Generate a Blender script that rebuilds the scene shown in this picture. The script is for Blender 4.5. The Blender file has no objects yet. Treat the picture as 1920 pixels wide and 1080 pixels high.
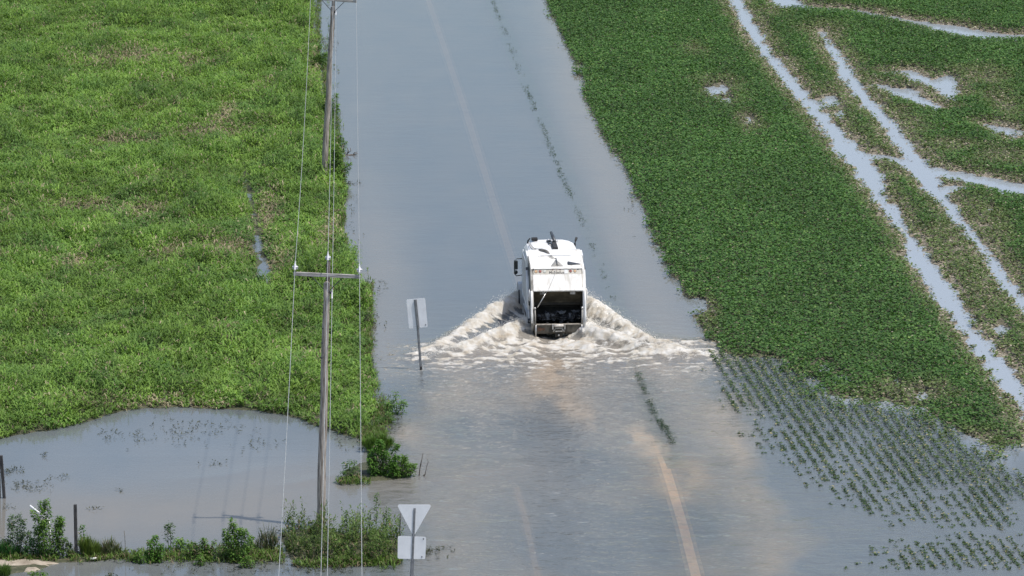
import bpy, bmesh, math, random
import numpy as np
from mathutils import Vector, Matrix
random.seed(7); rng = np.random.default_rng(11)
R = math.radians
scn = bpy.context.scene

# ------------------------------------------------------------------ camera
H = 42.5; F = 8850.0; TH = math.atan(1854.0/F); CT, ST = math.cos(TH), math.sin(TH)
cam_d = bpy.data.cameras.new("camera"); cam = bpy.data.objects.new("camera", cam_d)
scn.collection.objects.link(cam); cam.location = (0, 0, H); cam.rotation_euler = (math.pi/2-TH, 0, 0)
cam_d.sensor_width = 36.0; cam_d.lens = F/1920*36.0; cam_d.clip_start = 1.0; cam_d.clip_end = 6000.0
scn.camera = cam
# ------------------------------------------------------------------ light
SUN_EL = R(67); SUN_H = Vector((0.93, -0.37, 0)).normalized()
sd = Vector((SUN_H.x*math.cos(SUN_EL), SUN_H.y*math.cos(SUN_EL), math.sin(SUN_EL)))
sl = bpy.data.lights.new("sun", 'SUN'); sl.energy = 3.3; sl.angle = R(0.8); sl.color = (1.0, 0.955, 0.90)
so = bpy.data.objects.new("sun", sl); scn.collection.objects.link(so)
so.rotation_euler = sd.to_track_quat('Z', 'Y').to_euler(); so.location = (40, 150, 80)
w = bpy.data.worlds.new("World"); scn.world = w; w.use_nodes = True
nt = w.node_tree; bg = nt.nodes['Background']
sky = nt.nodes.new('ShaderNodeTexSky'); sky.sky_type = 'NISHITA'; sky.sun_disc = False
sky.sun_elevation = SUN_EL; sky.sun_rotation = math.atan2(SUN_H.x, SUN_H.y)
sky.air_density = 1.0; sky.dust_density = 2.0; sky.ozone_density = 1.0
nt.links.new(sky.outputs[0], bg.inputs[0]); bg.inputs[1].default_value = 0.135
scn.view_settings.view_transform = 'Standard'; scn.view_settings.look = 'None'
scn.view_settings.gamma = 1.0; scn.view_settings.exposure = 0.34

# ------------------------------------------------------------------ survey: photo points to metres
def ground_pt(px, py, z=0.0):
    v = (py-540.0); w_ = H-z
    Y = w_*(F*CT - v*ST)/(F*ST + v*CT)
    d = Y*CT + w_*ST
    return Vector(((px-960.0)/F*d, Y, z))
def upright_pt(Y, px, py):
    v = (py-540.0)
    w_ = Y*(F*ST + v*CT)/(F*CT - v*ST)
    d = Y*CT + w_*ST
    return Vector(((px-960.0)/F*d, Y, H-w_))
def gp(pts, z=0.0):
    return np.array([[*ground_pt(p[0], p[1], z)[:2]] for p in pts])

# ------------------------------------------------------------------ helpers
def link(o): scn.collection.objects.link(o); return o
def tag(o, label=None, cat=None, group=None, kind=None):
    if label: o['label'] = label
    if cat: o['category'] = cat
    if group: o['group'] = group
    if kind: o['kind'] = kind
    return o
def empty(name, loc, rz=0.0):
    o = bpy.data.objects.new(name, None); o.location = loc; o.rotation_euler = (0, 0, rz); o.empty_display_size = .3
    return link(o)
def finish(name, bm, mat, parent=None, smooth=False, bevel=0.0):
    me = bpy.data.meshes.new(name); bmesh.ops.recalc_face_normals(bm, faces=bm.faces[:]); bm.to_mesh(me); bm.free()
    if smooth:
        me.polygons.foreach_set('use_smooth', [True]*len(me.polygons))
    o = bpy.data.objects.new(name, me); link(o); me.materials.append(mat)
    if parent is not None: o.parent = parent
    if bevel:
        m = o.modifiers.new('bevel', 'BEVEL'); m.width = bevel; m.segments = 2; m.limit_method = 'ANGLE'; m.angle_limit = R(35)
    return o
def box(bm, c, s, rot=None):
    M = Matrix.Translation(c)
    if rot is not None: M = M @ rot.to_4x4()
    M = M @ Matrix.Diagonal((s[0], s[1], s[2], 1.0))
    bmesh.ops.create_cube(bm, size=1.0, matrix=M)
def prism(bm, prof, x0, x1):
    """profile of (y, z) swept along x"""
    a = [bm.verts.new((x0, p[0], p[1])) for p in prof]; b = [bm.verts.new((x1, p[0], p[1])) for p in prof]
    n = len(prof)
    bm.faces.new(a); bm.faces.new(list(reversed(b)))
    for i in range(n): bm.faces.new((a[i], b[i], b[(i+1) % n], a[(i+1) % n]))
def tube(bm, pts, radii, seg=8, caps=True):
    pts = [Vector(p) for p in pts]
    if not hasattr(radii, '__len__'): radii = [radii]*len(pts)
    rings = []
    for i, p in enumerate(pts):
        t = (pts[min(i+1, len(pts)-1)] - pts[max(i-1, 0)]).normalized()
        up = Vector((0, 0, 1)) if abs(t.z) < .9 else Vector((1, 0, 0))
        a = t.cross(up).normalized(); b = t.cross(a).normalized()
        rings.append([bm.verts.new(p + (a*math.cos(2*math.pi*k/seg) + b*math.sin(2*math.pi*k/seg))*radii[i]) for k in range(seg)])
    for i in range(len(pts)-1):
        for k in range(seg):
            bm.faces.new((rings[i][k], rings[i][(k+1) % seg], rings[i+1][(k+1) % seg], rings[i+1][k]))
    if caps:
        bm.faces.new(rings[0]); bm.faces.new(list(reversed(rings[-1])))
def cyl(bm, a, b, r, seg=16, r2=None): tube(bm, [a, b], [r, r if r2 is None else r2], seg)
def mesh_np(name, V, faces4, mat, col=None, faces3=None, parent=None, smooth=False, attrs=None):
    me = bpy.data.meshes.new(name)
    n4 = len(faces4) if faces4 is not None else 0; n3 = len(faces3) if faces3 is not None else 0
    me.vertices.add(len(V)); me.vertices.foreach_set('co', np.ascontiguousarray(V, np.float32).ravel())
    nl = n4*4+n3*3; me.loops.add(nl); idx = np.empty(nl, np.int32)
    if n4: idx[:n4*4] = faces4.ravel()
    if n3: idx[n4*4:] = faces3.ravel()
    me.loops.foreach_set('vertex_index', idx)
    me.polygons.add(n4+n3); st = np.concatenate([np.arange(n4)*4, n4*4+np.arange(n3)*3]).astype(np.int32)
    me.polygons.foreach_set('loop_start', st)
    if smooth: me.polygons.foreach_set('use_smooth', np.ones(n4+n3, bool))
    me.update(calc_edges=True)
    if col is not None:
        a = me.attributes.new('tint', 'FLOAT_COLOR', 'POINT')
        c4 = np.ones((len(V), 4), np.float32); c4[:, :3] = col; a.data.foreach_set('color', c4.ravel())
    for k, v in (attrs or {}).items():
        a = me.attributes.new(k, 'FLOAT', 'POINT'); a.data.foreach_set('value', np.ascontiguousarray(v, np.float32).ravel())
    me.materials.append(mat)
    o = bpy.data.objects.new(name, me); link(o)
    if parent is not None: o.parent = parent
    return o

# ---- noise
def _h(ix, iy, s):
    n = (ix.astype(np.int64)*374761393 + iy.astype(np.int64)*668265263 + s*1274126177) & 0xffffffff
    n = ((n ^ (n >> 13))*1274126177) & 0xffffffff
    n = n ^ (n >> 16)
    return (n & 0xffffff)/float(0xffffff)
def vn(x, y, s=0):
    ix = np.floor(x); iy = np.floor(y); fx = x-ix; fy = y-iy
    fx = fx*fx*(3-2*fx); fy = fy*fy*(3-2*fy)
    a = _h(ix, iy, s); b = _h(ix+1, iy, s); c = _h(ix, iy+1, s); d = _h(ix+1, iy+1, s)
    return (a*(1-fx)+b*fx)*(1-fy)+(c*(1-fx)+d*fx)*fy
def fbm(x, y, s=0, o=4):
    r = 0; a = .5; t = 0
    for k in range(o):
        r = r + a*vn(x, y, s+k*17); t += a; a *= .5; x = x*2.03+5.1; y = y*2.03+3.7
    return r/t
def sstep(a, b, x):
    t = np.clip((x-a)/(b-a), 0, 1); return t*t*(3-2*t)
def seg_dist(X, Y, P, wid=None):
    """distance to a polyline; with wid also the width and the running length at the nearest point"""
    best = np.full(X.shape, 1e9); bw = np.zeros(X.shape); bs = np.zeros(X.shape); side = np.zeros(X.shape)
    L = 0.0
    for i in range(len(P)-1):
        ax, ay = P[i]; bx, by = P[i+1]; dx, dy = bx-ax, by-ay; l2 = dx*dx+dy*dy
        t = np.clip(((X-ax)*dx+(Y-ay)*dy)/l2, 0, 1)
        d = np.hypot(X-ax-t*dx, Y-ay-t*dy); m = d < best
        best = np.where(m, d, best); bs = np.where(m, L+t, bs)
        side = np.where(m, np.sign((X-ax)*dy-(Y-ay)*dx), side)
        if wid is not None: bw = np.where(m, wid[i]*(1-t)+wid[i+1]*t, bw)
        L += 1
    return best, bw, bs/L, side
def signed(X, Y, P):
    """signed distance to a closed polygon, inside positive"""
    ins = np.zeros(X.shape, bool); n = len(P)
    for i in range(n):
        x1, y1 = P[i]; x2, y2 = P[(i+1) % n]
        if y1 == y2: continue
        c = ((y1 > Y) != (y2 > Y)) & (X < (x2-x1)*(Y-y1)/(y2-y1)+x1); ins ^= c
    d, _, _, _ = seg_dist(X, Y, np.vstack([P, P[:1]]))
    return np.where(ins, d, -d)

# ------------------------------------------------------------------ materials
def new_mat(name):
    m = bpy.data.materials.new(name); m.use_nodes = True; t = m.node_tree
    return m, t, t.nodes['Principled BSDF'], t.nodes['Material Output']
def N(t, ty, **kw):
    n = t.nodes.new(ty)
    for k, v in kw.items():
        if k in n.inputs.keys(): n.inputs[k].default_value = v
        else: setattr(n, k, v)
    return n
def worn(name, c1, c2, scale=4.0, rough=.6, metal=0.0, bump=0.0, stretch=(1, 1, 1), lo=.4, hi=.65, detail=6, c3=None, spec=.5):
    m, t, b, o = new_mat(name)
    tc = N(t, 'ShaderNodeTexCoord'); mp = N(t, 'ShaderNodeMapping'); mp.inputs['Scale'].default_value = stretch
    t.links.new(tc.outputs['Object'], mp.inputs[0])
    n = N(t, 'ShaderNodeTexNoise', Scale=scale, Detail=detail, Roughness=.65); t.links.new(mp.outputs[0], n.inputs['Vector'])
    r = N(t, 'ShaderNodeValToRGB'); r.color_ramp.elements[0].position = lo; r.color_ramp.elements[1].position = hi
    r.color_ramp.elements[0].color = (*c1, 1); r.color_ramp.elements[1].color = (*c2, 1)
    if c3: e = r.color_ramp.elements.new(min(.98, hi+.12)); e.color = (*c3, 1)
    t.links.new(n.outputs['Fac'], r.inputs[0]); t.links.new(r.outputs[0], b.inputs['Base Color'])
    b.inputs['Roughness'].default_value = rough; b.inputs['Metallic'].default_value = metal
    b.inputs['Specular IOR Level'].default_value = spec
    if bump:
        bp = N(t, 'ShaderNodeBump', Strength=bump, Distance=.02); t.links.new(n.outputs['Fac'], bp.inputs['Height']); t.links.new(bp.outputs[0], b.inputs['Normal'])
    return m
M_white = worn('white_paint', (.52, .505, .47), (.73, .725, .71), 1.1, .42, stretch=(1, 1, .35), lo=.28, hi=.5)
M_side = worn('shaded_side_paint', (.16, .155, .145), (.42, .415, .40), 2.0, .6, stretch=(1, 1.6, .5), lo=.34, hi=.62)  # side shade painted in as darker grey, with some grime
M_rear = worn('warm_white_paint', (.50, .47, .41), (.72, .705, .665), 2.2, .45, stretch=(2, 1, .3), lo=.3, hi=.5)
M_dirty_shade = worn('grimy_shaded_white', (.10, .09, .075), (.40, .385, .35), 2.2, .6, stretch=(1.6, 1, .6), lo=.36, hi=.6)  # grime on the fittings; on the left tailgate wall also painted shade
M_bar = worn('cream_light_bar', (.50, .46, .38), (.66, .62, .54), 3, .5)
M_grime = worn('grimy_steel', (.05, .045, .036), (.17, .15, .115), 3.5, .65, metal=.2, lo=.35, hi=.68, bump=.4)
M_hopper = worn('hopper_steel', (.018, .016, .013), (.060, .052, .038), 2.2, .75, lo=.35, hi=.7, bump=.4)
M_black = worn('black_rubber', (.012, .012, .013), (.035, .034, .033), 6, .7)
M_steel = worn('dark_steel', (.05, .055, .06), (.10, .105, .11), 8, .45, metal=.5)
M_chrome = worn('bare_steel', (.45, .44, .42), (.62, .61, .59), 5, .35, metal=.7)
M_tire = worn('tyre_rubber', (.014, .014, .014), (.05, .046, .04), 5, .85)
M_rim = worn('wheel_paint', (.30, .30, .29), (.55, .55, .54), 6, .5)
M_red = worn('red_lens', (.26, .09, .07), (.34, .14, .11), 9, .25)
M_amber = worn('amber_lens', (.52, .33, .18), (.60, .42, .27), 9, .25)
M_clear = worn('clear_lens', (.50, .50, .44), (.62, .62, .56), 9, .2)
M_glass = worn('window_glass', (.02, .025, .03), (.03, .035, .04), 1, .08)
M_mirror = worn('mirror_back', (.010, .013, .013), (.028, .034, .032), 4, .35)
M_letter = worn('dark_lettering', (.10, .095, .09), (.16, .15, .14), 20, .6)
M_bag = worn('rubbish_bag', (.010, .011, .013), (.04, .042, .046), 7, .4)
M_rag = worn('pale_rubbish', (.06, .066, .075), (.16, .165, .17), 7, .7)
M_pole = worn('weathered_pole_wood', (.085, .065, .05), (.45, .40, .345), 3.2, .9, stretch=(7, 7, .45), lo=.33, hi=.62, bump=.6)
M_pole_dark = worn('dark_pole_wood', (.035, .03, .027), (.13, .115, .10), 5.0, .9, stretch=(7, 7, .5), bump=.5)
M_arm = worn('weathered_crossarm_wood', (.20, .19, .175), (.46, .44, .42), 5.0, .9, stretch=(.5, 6, 6), bump=.4)
M_porc = worn('pale_porcelain', (.46, .46, .47), (.62, .62, .64), 5, .25)
M_alu = worn('aluminium_wire', (.30, .31, .30), (.46, .47, .45), 8, .5, metal=.3)
M_signback = worn('bare_sign_aluminium', (.62, .63, .64), (.80, .81, .82), 1.6, .45, metal=.0, lo=.3, hi=.7)
M_signback2 = worn('pale_sign_back', (.70, .70, .69), (.84, .84, .83), 1.6, .45, metal=.0, lo=.3, hi=.7)
M_post = worn('galvanised_post', (.17, .175, .18), (.28, .285, .29), 6, .5, metal=.3)
M_fence = worn('dark_fence_post', (.022, .021, .022), (.075, .07, .066), 6, .85, stretch=(4, 4, .6), bump=.3)
M_dead = worn('dead_wood', (.05, .042, .034), (.17, .145, .12), 9, .9, bump=.4)
M_plastic = worn('white_plastic', (.72, .72, .70), (.82, .82, .80), 5, .35)
M_asphalt = worn('asphalt', (.045, .045, .045), (.075, .073, .07), 20, .9)
M_line = worn('road_paint', (.72, .44, .26), (.92, .66, .42), 1.5, .7, lo=.3, hi=.6)
M_line2 = worn('worn_road_paint', (.12, .10, .08), (.50, .36, .22), 3.0, .8, lo=.35, hi=.7)
M_mud = worn('drift_silt', (.20, .165, .12), (.40, .345, .27), 2.5, .9, lo=.35, hi=.65, bump=.3)
M_stem = worn('green_stem', (.06, .085, .03), (.12, .13, .06), 10, .8)
M_deadstem = worn('dry_stem', (.07, .06, .045), (.18, .155, .11), 10, .9)

def leaf_mat(name, rough=.5, trans=.28, spec=.35):
    m, t, b, o = new_mat(name)
    a = N(t, 'ShaderNodeAttribute', attribute_name='tint')
    t.links.new(a.outputs['Color'], b.inputs['Base Color']); b.inputs['Roughness'].default_value = rough
    b.inputs['Specular IOR Level'].default_value = spec
    tr = N(t, 'ShaderNodeBsdfTranslucent'); mx = N(t, 'ShaderNodeMixShader'); mx.inputs[0].default_value = trans
    hs = N(t, 'ShaderNodeHueSaturation', Saturation=1.15, Value=1.3); t.links.new(a.outputs['Color'], hs.inputs['Color'])
    t.links.new(hs.outputs[0], tr.inputs['Color'])
    t.links.new(b.outputs[0], mx.inputs[1]); t.links.new(tr.outputs[0], mx.inputs[2]); t.links.new(mx.outputs[0], o.inputs[0])
    return m
M_leaf = leaf_mat('leaf', .6, .3, .18)
M_crop = leaf_mat('crop_leaf', .55, .22, .2)

# ------------------------------------------------------------------ outlines of land and water (surveyed)
MEADOW = gp([(588, -70), (588, 60), (597, 130), (606, 200), (622, 255), (636, 300), (645, 355), (640, 420), (655, 480), (684, 550),
             (693, 600), (688, 665), (706, 722), (700, 765), (700, 800), (672, 822), (640, 815), (585, 793), (540, 778), (470, 770),
             (400, 768), (330, 762), (240, 770), (180, 787), (120, 800), (60, 812), (0, 824), (-80, 845), (-1800, 960), (-1800, -70)])
FIELD = gp([(1010, -70), (1022, 0), (1047, 60), (1076, 110), (1090, 150), (1096, 180), (1112, 215), (1132, 250), (1160, 295), (1180, 330),
            (1206, 395), (1226, 440), (1256, 505), (1292, 565), (1318, 620), (1345, 655), (1390, 668), (1450, 682), (1500, 705),
            (1522, 742), (1575, 765), (1640, 770), (1700, 776), (1760, 802), (1820, 842), (1850, 872), (1895, 880), (1912, 850),
            (1925, 860), (2000, 900), (4500, 1050), (4500, -70)])
THICKET = gp([(522, 1000), (560, 990), (640, 1000), (700, 1000), (742, 1008), (755, 1030), (748, 1050), (700, 1062), (600, 1062), (545, 1050)])
ISLET = gp([(640, 884), (680, 866), (740, 872), (772, 882), (776, 893), (730, 900), (690, 903), (650, 898)])
SPIT = gp([(-200, 1050), (0, 1046), (90, 1048), (200, 1042), (240, 1045), (190, 1052), (110, 1056), (70, 1068), (0, 1080), (-200, 1110)])
DITCH = gp([(455, 295), (460, 335), (470, 375), (480, 425), (488, 480), (496, 535)]); DITCH_W = [.03, .10, .18, .14, .22, .32]
def PW(pts, k=1.0): return gp([p[:2] for p in pts]), [k*p[2]*.5/(30.3*(1314+p[1])/1314) for p in pts]
RUTS = [PW([(1350, -60, 26), (1375, -5, 26), (1402, 42, 26), (1432, 92, 24), (1482, 155, 26), (1530, 212, 30), (1588, 280, 46), (1622, 318, 46), (1652, 372, 24),
            (1698, 440, 18), (1722, 482, 36), (1762, 540, 42), (1800, 592, 36), (1832, 640, 28), (1872, 692, 40), (1902, 732, 28), (1940, 790, 30), (1990, 880, 30)]),
        PW([(1455, -12, 20), (1490, 14, 20), (1600, 22, 12), (1690, 38, 12), (1780, 55, 26), (1850, 70, 34), (1960, 72, 26), (2100, 80, 20)], 2.6),
        PW([(1540, 60, 14), (1606, 168, 28), (1660, 226, 26), (1702, 284, 30), (1732, 330, 44), (1782, 392, 22), (1830, 452, 20), (1872, 512, 22), (1920, 575, 22), (1990, 660, 22)]),
        PW([(1622, 292, 22), (1680, 300, 14), (1740, 322, 30), (1800, 330, 26), (1860, 345, 34), (1930, 362, 34), (2040, 380, 30)], 2.4),
        PW([(1655, 140, 12), (1700, 134, 12), (1730, 152, 20), (1768, 160, 24), (1782, 188, 8)], 2.2),
        PW([(1640, 160, 10), (1672, 168, 16), (1720, 190, 20), (1765, 208, 8)], 2.4),
        PW([(1845, 235, 6), (1890, 248, 22), (1930, 252, 16)], 2.4), PW([(1884, 240, 10), (1904, 268, 10)])]
PUDDLES = [(1345, 170, 34, 24), (1360, 190, 20, 16), (1404, 228, 12, 14), (1090, 128, 8, 10), (1310, 575, 22, 16), (1580, 712, 22, 12), (1680, 720, 14, 14), (1730, 745, 20, 12),
           (1650, 690, 10, 8), (1435, 682, 60, 14), (1545, 690, 18, 10), (1860, 395, 20, 8), (1560, 190, 24, 20), (1578, 215, 14, 16), (1775, 150, 26, 18), (1700, 175, 30, 14), (1640, 330, 24, 14), (1790, 355, 26, 14), (1095, 155, 8, 16), (1880, 620, 20, 20), (1890, 720, 30, 24)]
def blob(X, Y, px, py, rx, ry):
    c = ground_pt(px, py); sc = 30.3*(1314+py)/1314; ex = rx/sc; ey = ry/(sc*sc/F*H*.0 + sc*.208)
    return np.exp(-(((X-c.x)/ex)**2 + ((Y-c.y)/ey)**2))
def rut_dist(X, Y):
    best = np.full(X.shape, 1e9)
    for P, W_ in RUTS:
        d, wv, _, _ = seg_dist(X, Y, P, W_); best = np.minimum(best, d-wv)
    return best
def jitter(X, Y): return (fbm(X*1.3, Y*.7, 3, 3)-.5)*1.1 + (fbm(X*5, Y*3, 9, 2)-.5)*.4
def height(X, Y, detail=True):
    j = jitter(X, Y)*.55
    d = np.maximum.reduce([signed(X, Y, MEADOW), signed(X, Y, FIELD)-(1.8*sstep(188, 180, Y))*(fbm(X*.5, Y*.3, 161, 3)*1.6)]) + j
    hh = np.where(d > 0, np.minimum(.012+d*.10, .16), np.maximum(d*.35, -.5))
    ds = np.maximum.reduce([signed(X, Y, THICKET), signed(X, Y, ISLET), signed(X, Y, SPIT)]) + j*.3
    hh = np.maximum(hh, np.where(ds > 0, np.minimum(ds*.2+.01, .09), np.maximum(ds*.5, -.5)))
    rd = rut_dist(X, Y)+j*.55+(fbm(X*2.6, Y*1.6, 167, 3)-.5)*.55
    hh = np.where(hh > -.08, np.minimum(hh, np.where(rd < 0, -.04, np.minimum(rd*.17, .3)+(fbm(X*2.4, Y*1.8, 5, 3)-.52)*.20*sstep(1.6, .2, rd))), hh)
    dd, dw, _, _ = seg_dist(X, Y, DITCH, DITCH_W)
    hh = np.where(hh > 0, np.minimum(hh, (dd-dw+np.maximum(fbm(X*1.2, Y*.5, 87, 3)-.46, -.04)*2.0)*.5), hh)
    pb = np.zeros(X.shape)
    for p in PUDDLES: pb = np.maximum(pb, blob(X, Y, *p))
    for p in ((275, 410, 26, 10), (370, 515, 14, 8), (150, 400, 20, 5)): pb = np.maximum(pb, blob(X, Y, *p))
    hh = np.where(hh > 0, hh - sstep(.40, .75, pb*(.45+1.1*fbm(X*2.2, Y*1.2, 173, 4))+(pb > .15)*(fbm(X*5, Y*3.5, 175, 2)-.5)*.55)*.22, hh)
    return hh + (fbm(X*1.7, Y*1.7, 21, 3)-.5)*.05*(hh > -.1)

def axis(segs):
    out = []
    for a, b, s in segs: out.append(np.arange(a, b, s))
    out.append([segs[-1][1]]); return np.concatenate(out)
def grid(xs, ys):
    X, Y = np.meshgrid(xs, ys); nx, ny = len(xs), len(ys)
    i = np.arange((ny-1)*nx).reshape(ny-1, nx)[:, :-1].ravel()
    return X, Y, np.stack([i, i+1, i+1+nx, i+nx], 1).astype(np.int32)

# ------------------------------------------------------------------ ground
xs = axis([(-2500, -100, 400), (-100, -40, 10), (-40, 60, .24), (60, 110, 10), (110, 2510, 400)])
ys = axis([(-500, 130, 30), (130, 155, 2.5), (155, 305, .3), (305, 400, 5), (400, 4000, 300)])
X, Y, fc = grid(xs, ys)
Z = height(X, Y)
Z = np.where((Y > 312) | (Y < 150) | (X < -42) | (X > 62), np.where((X > 2) & (X < 12) & (Y > 312) | (Y < 150), -.4, .15), Z)
fieldness = sstep(-2, 0, signed(X, Y, FIELD)).ravel()
m, t, b, o = new_mat('soil')
a = N(t, 'ShaderNodeAttribute', attribute_name='field'); tc = N(t, 'ShaderNodeTexCoord')
n1 = N(t, 'ShaderNodeTexNoise', Scale=6.0, Detail=8, Roughness=.7); n2 = N(t, 'ShaderNodeTexNoise', Scale=.5, Detail=5)
t.links.new(tc.outputs['Object'], n1.inputs['Vector']); t.links.new(tc.outputs['Object'], n2.inputs['Vector'])
def ramp(t, src, cols):
    top = max(1.0, cols[-1][0]); cols = [(p/top, c) for p, c in cols]
    if top > 1: mm = N(t, 'ShaderNodeMath', operation='DIVIDE'); t.links.new(src, mm.inputs[0]); mm.inputs[1].default_value = top; src = mm.outputs[0]
    r = N(t, 'ShaderNodeValToRGB'); e = r.color_ramp.elements
    e[0].position, e[0].color = cols[0][0], (*cols[0][1], 1); e[1].position, e[1].color = cols[-1][0], (*cols[-1][1], 1)
    for p, c in cols[1:-1]: q = e.new(p); q.color = (*c, 1)
    t.links.new(src, r.inputs[0]); return r
ra = ramp(t, n1.outputs['Fac'], [(.35, (.028, .034, .014)), (.55, (.06, .062, .03)), (.7, (.13, .11, .07))])
rb = ramp(t, n1.outputs['Fac'], [(.35, (.10, .085, .06)), (.5, (.19, .165, .12)), (.68, (.34, .30, .23))])
mx = N(t, 'ShaderNodeMix', data_type='RGBA'); t.links.new(a.outputs['Fac'], mx.inputs[0])
t.links.new(ra.outputs[0], mx.inputs[6]); t.links.new(rb.outputs[0], mx.inputs[7]); t.links.new(mx.outputs[2], b.inputs['Base Color'])
b.inputs['Roughness'].default_value = .8
bp = N(t, 'ShaderNodeBump', Strength=.6, Distance=.04); t.links.new(n1.outputs['Fac'], bp.inputs['Height']); t.links.new(bp.outputs[0], b.inputs['Normal'])
ground = mesh_np('ground', np.stack([X.ravel(), Y.ravel(), Z.ravel()], 1), fc, m, smooth=True, attrs={'field': fieldness*np.clip(np.exp(-(np.maximum(rut_dist(X, Y), 0)/.8)**2).ravel()+.28, 0, 1)})
tag(ground, kind='structure')

# ------------------------------------------------------------------ road under the flood
def strip(name, pts, z, wid, mat, parent=None):
    P = gp(pts); bm = bmesh.new(); L = []
    for i in range(len(P)):
        d = P[min(i+1, len(P)-1)]-P[max(i-1, 0)]; d = d/np.hypot(*d); n = np.array([d[1], -d[0]])
        L.append((bm.verts.new((*(P[i]-n*wid/2), z)), bm.verts.new((*(P[i]+n*wid/2), z))))
    for i in range(len(L)-1): bm.faces.new((L[i][0], L[i][1], L[i+1][1], L[i+1][0]))
    return finish(name, bm, mat, parent)
road = strip('road', [(770, -80), (800, 0), (957, 480), (1050, 760), (1180, 1150)], -.20, 7.4, M_asphalt); tag(road, kind='structure')
for pts, wd in (([(780, -80), (805, 0), (872, 200), (960, 480), (1030, 690), (1052, 760)], .40),
                ([(1225, 800), (1252, 880), (1282, 980), (1310, 1090), (1325, 1150)], .42),
                ([(968, 905), (984, 960), (1010, 1080), (1020, 1150)], .26)):
    s = strip('lane_marking', pts, -.18, wd*.8, M_line); tag(s, kind='structure')
    s = strip('worn_marking_edge', pts, -.19, wd*1.5, M_line2); tag(s, kind='structure')
for i, (pts, z) in enumerate(()): pass

# ------------------------------------------------------------------ truck frame of reference
T0 = ground_pt(1047.5, 637); HEAD = math.atan2(-(400-960)/F*CT*-1, 1)  # heading towards the road's vanishing point
dirx = (400-960)/F*CT; fw = np.array([dirx, 1.0]); fw /= np.hypot(*fw); rt = np.array([fw[1], -fw[0]])

# ------------------------------------------------------------------ water with the bow waves
xs = axis([(-2500, -100, 300), (-100, -24, 6), (-24, -5.6, .4), (-5.6, 10.0, .05), (10.0, 36, .4), (36, 110, 6), (110, 2510, 300)])
ys = axis([(-500, 140, 40), (140, 155, 1.5), (155, 180.5, .22), (180.5, 203, .055), (203, 320, .6), (320, 400, 5), (400, 4000, 300)])
X, Y, fc = grid(xs, ys)
near = (X > -8) & (X < 14) & (Y > 168) & (Y < 206)
Zw = np.zeros(X.shape); foam = np.zeros(X.shape); mud = np.zeros(X.shape)
xn, yn = X[near], Y[near]
u = (xn-T0.x)*rt[0]+(yn-T0.y)*rt[1]; v = (xn-T0.x)*fw[0]+(yn-T0.y)*fw[1]
big = fbm(xn*1.1, yn*.8, 31, 3); mid = fbm(xn*2.2+yn*.5, yn*2.4, 37, 5); fine = fbm(xn*6, yn*6, 41, 3)
z = np.zeros(xn.shape); fo = np.zeros(xn.shape)
warp = (fbm(xn*.9, yn*.9, 51, 3)-.5)*.9
RIDGES = [  # px path on the water, crest height start/end, outer and inner width, foam
    ([(976, 574), (935, 590), (893, 612), (850, 634), (812, 652), (780, 664)], [.78, .66, .45, .28, .15, .06], .46, .60, 1.15),
    ([(985, 628), (945, 636), (900, 647), (860, 657), (822, 665), (792, 672)], [.80, .66, .46, .30, .20, .10], .40, .85, 1.0),
    ([(1092, 578), (1135, 600), (1178, 622), (1222, 642), (1280, 658), (1338, 664)], [.78, .64, .44, .28, .15, .06], .46, .60, 1.15),
    ([(1100, 630), (1142, 641), (1190, 652), (1240, 661), (1300, 669)], [.80, .62, .42, .28, .12], .40, .85, 1.0),
    ([(992, 650), (975, 668), (950, 684)], [.22, .16, .05], .4, .5, .8), ([(1098, 648), (1130, 664), (1165, 684)], [.24, .16, .05], .4, .5, .8)]
ins_any = np.zeros(xn.shape)
for k, (pts, hs_, wo, wi, fs) in enumerate(RIDGES):
    P = gp(pts); w2 = (mid-.5)*.7; d, hv, s, side = seg_dist(xn+warp*.35+w2*.5, yn+warp*.8+w2, P, hs_)
    back = side*(1 if P[-1][0] < P[0][0] else -1)      # >0: camera side of the ridge
    back = np.where((yn-np.interp(xn, *(np.array(sorted(P.tolist())).T))) < 0, 1, -1)
    wd = np.where(back > 0, wi, wo)*(1-.35*s)
    env = np.exp(-(d/wd)**2); z = np.maximum(z, .88*hv*env*(.78+.32*mid+.05*fine))
    f = np.exp(-(d/(wd*1.25))**2)*np.where(back > 0, 1.0, .95)*(1-.45*s)*(.70+.60*big)
    fo = np.maximum(fo, f*fs)
# churn behind the lorry and between the ridges
xi = (xn-T0.x)
inner = sstep(.6, -.6, v-1.0+np.abs(u)*.25)*sstep(-9.5, -2.0, v)*sstep(7.2, 4.2, np.abs(u-.4)-(-v)*.15)
close = sstep(-3.2, -.8, v)*sstep(.2, -.5, v)*sstep(2.2, 1.2, np.abs(u))
fo = np.maximum(fo, inner*.50*(.50+.50*sstep(-8, -3.5, v))); fo = np.maximum(fo, close*.70)
sidebelt = sstep(7.5, 6.0, v)*sstep(-.6, .4, v)*sstep(3.4, 1.4, np.abs(u))*sstep(.9, 1.1, np.abs(u))
fo = np.maximum(fo, sidebelt*.50)
under = sstep(.15, .45, v)*(np.abs(u) < 1.02)
fo *= (1-under)
streak = fbm(xn*2.2, yn*3.6, 61, 5)
fo_n = fo*1.25 + (mid-.5)*.8 + (streak-.5)*1.5*sstep(0, .3, fo)
fo_c = sstep(.34, 1.0, fo_n)*(fo > .02)
trail = sstep(1.0, -1.0, v)*sstep(-15, -3, v)*sstep(8.5, 5, np.abs(u-.4)-(-v)*.1)
fo_c = np.maximum(fo_c, trail*(.26+.26*sstep(-8, -2, v))*sstep(.40, .60, streak)*(1-under))
act = np.maximum(inner*.6, fo)
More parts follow.
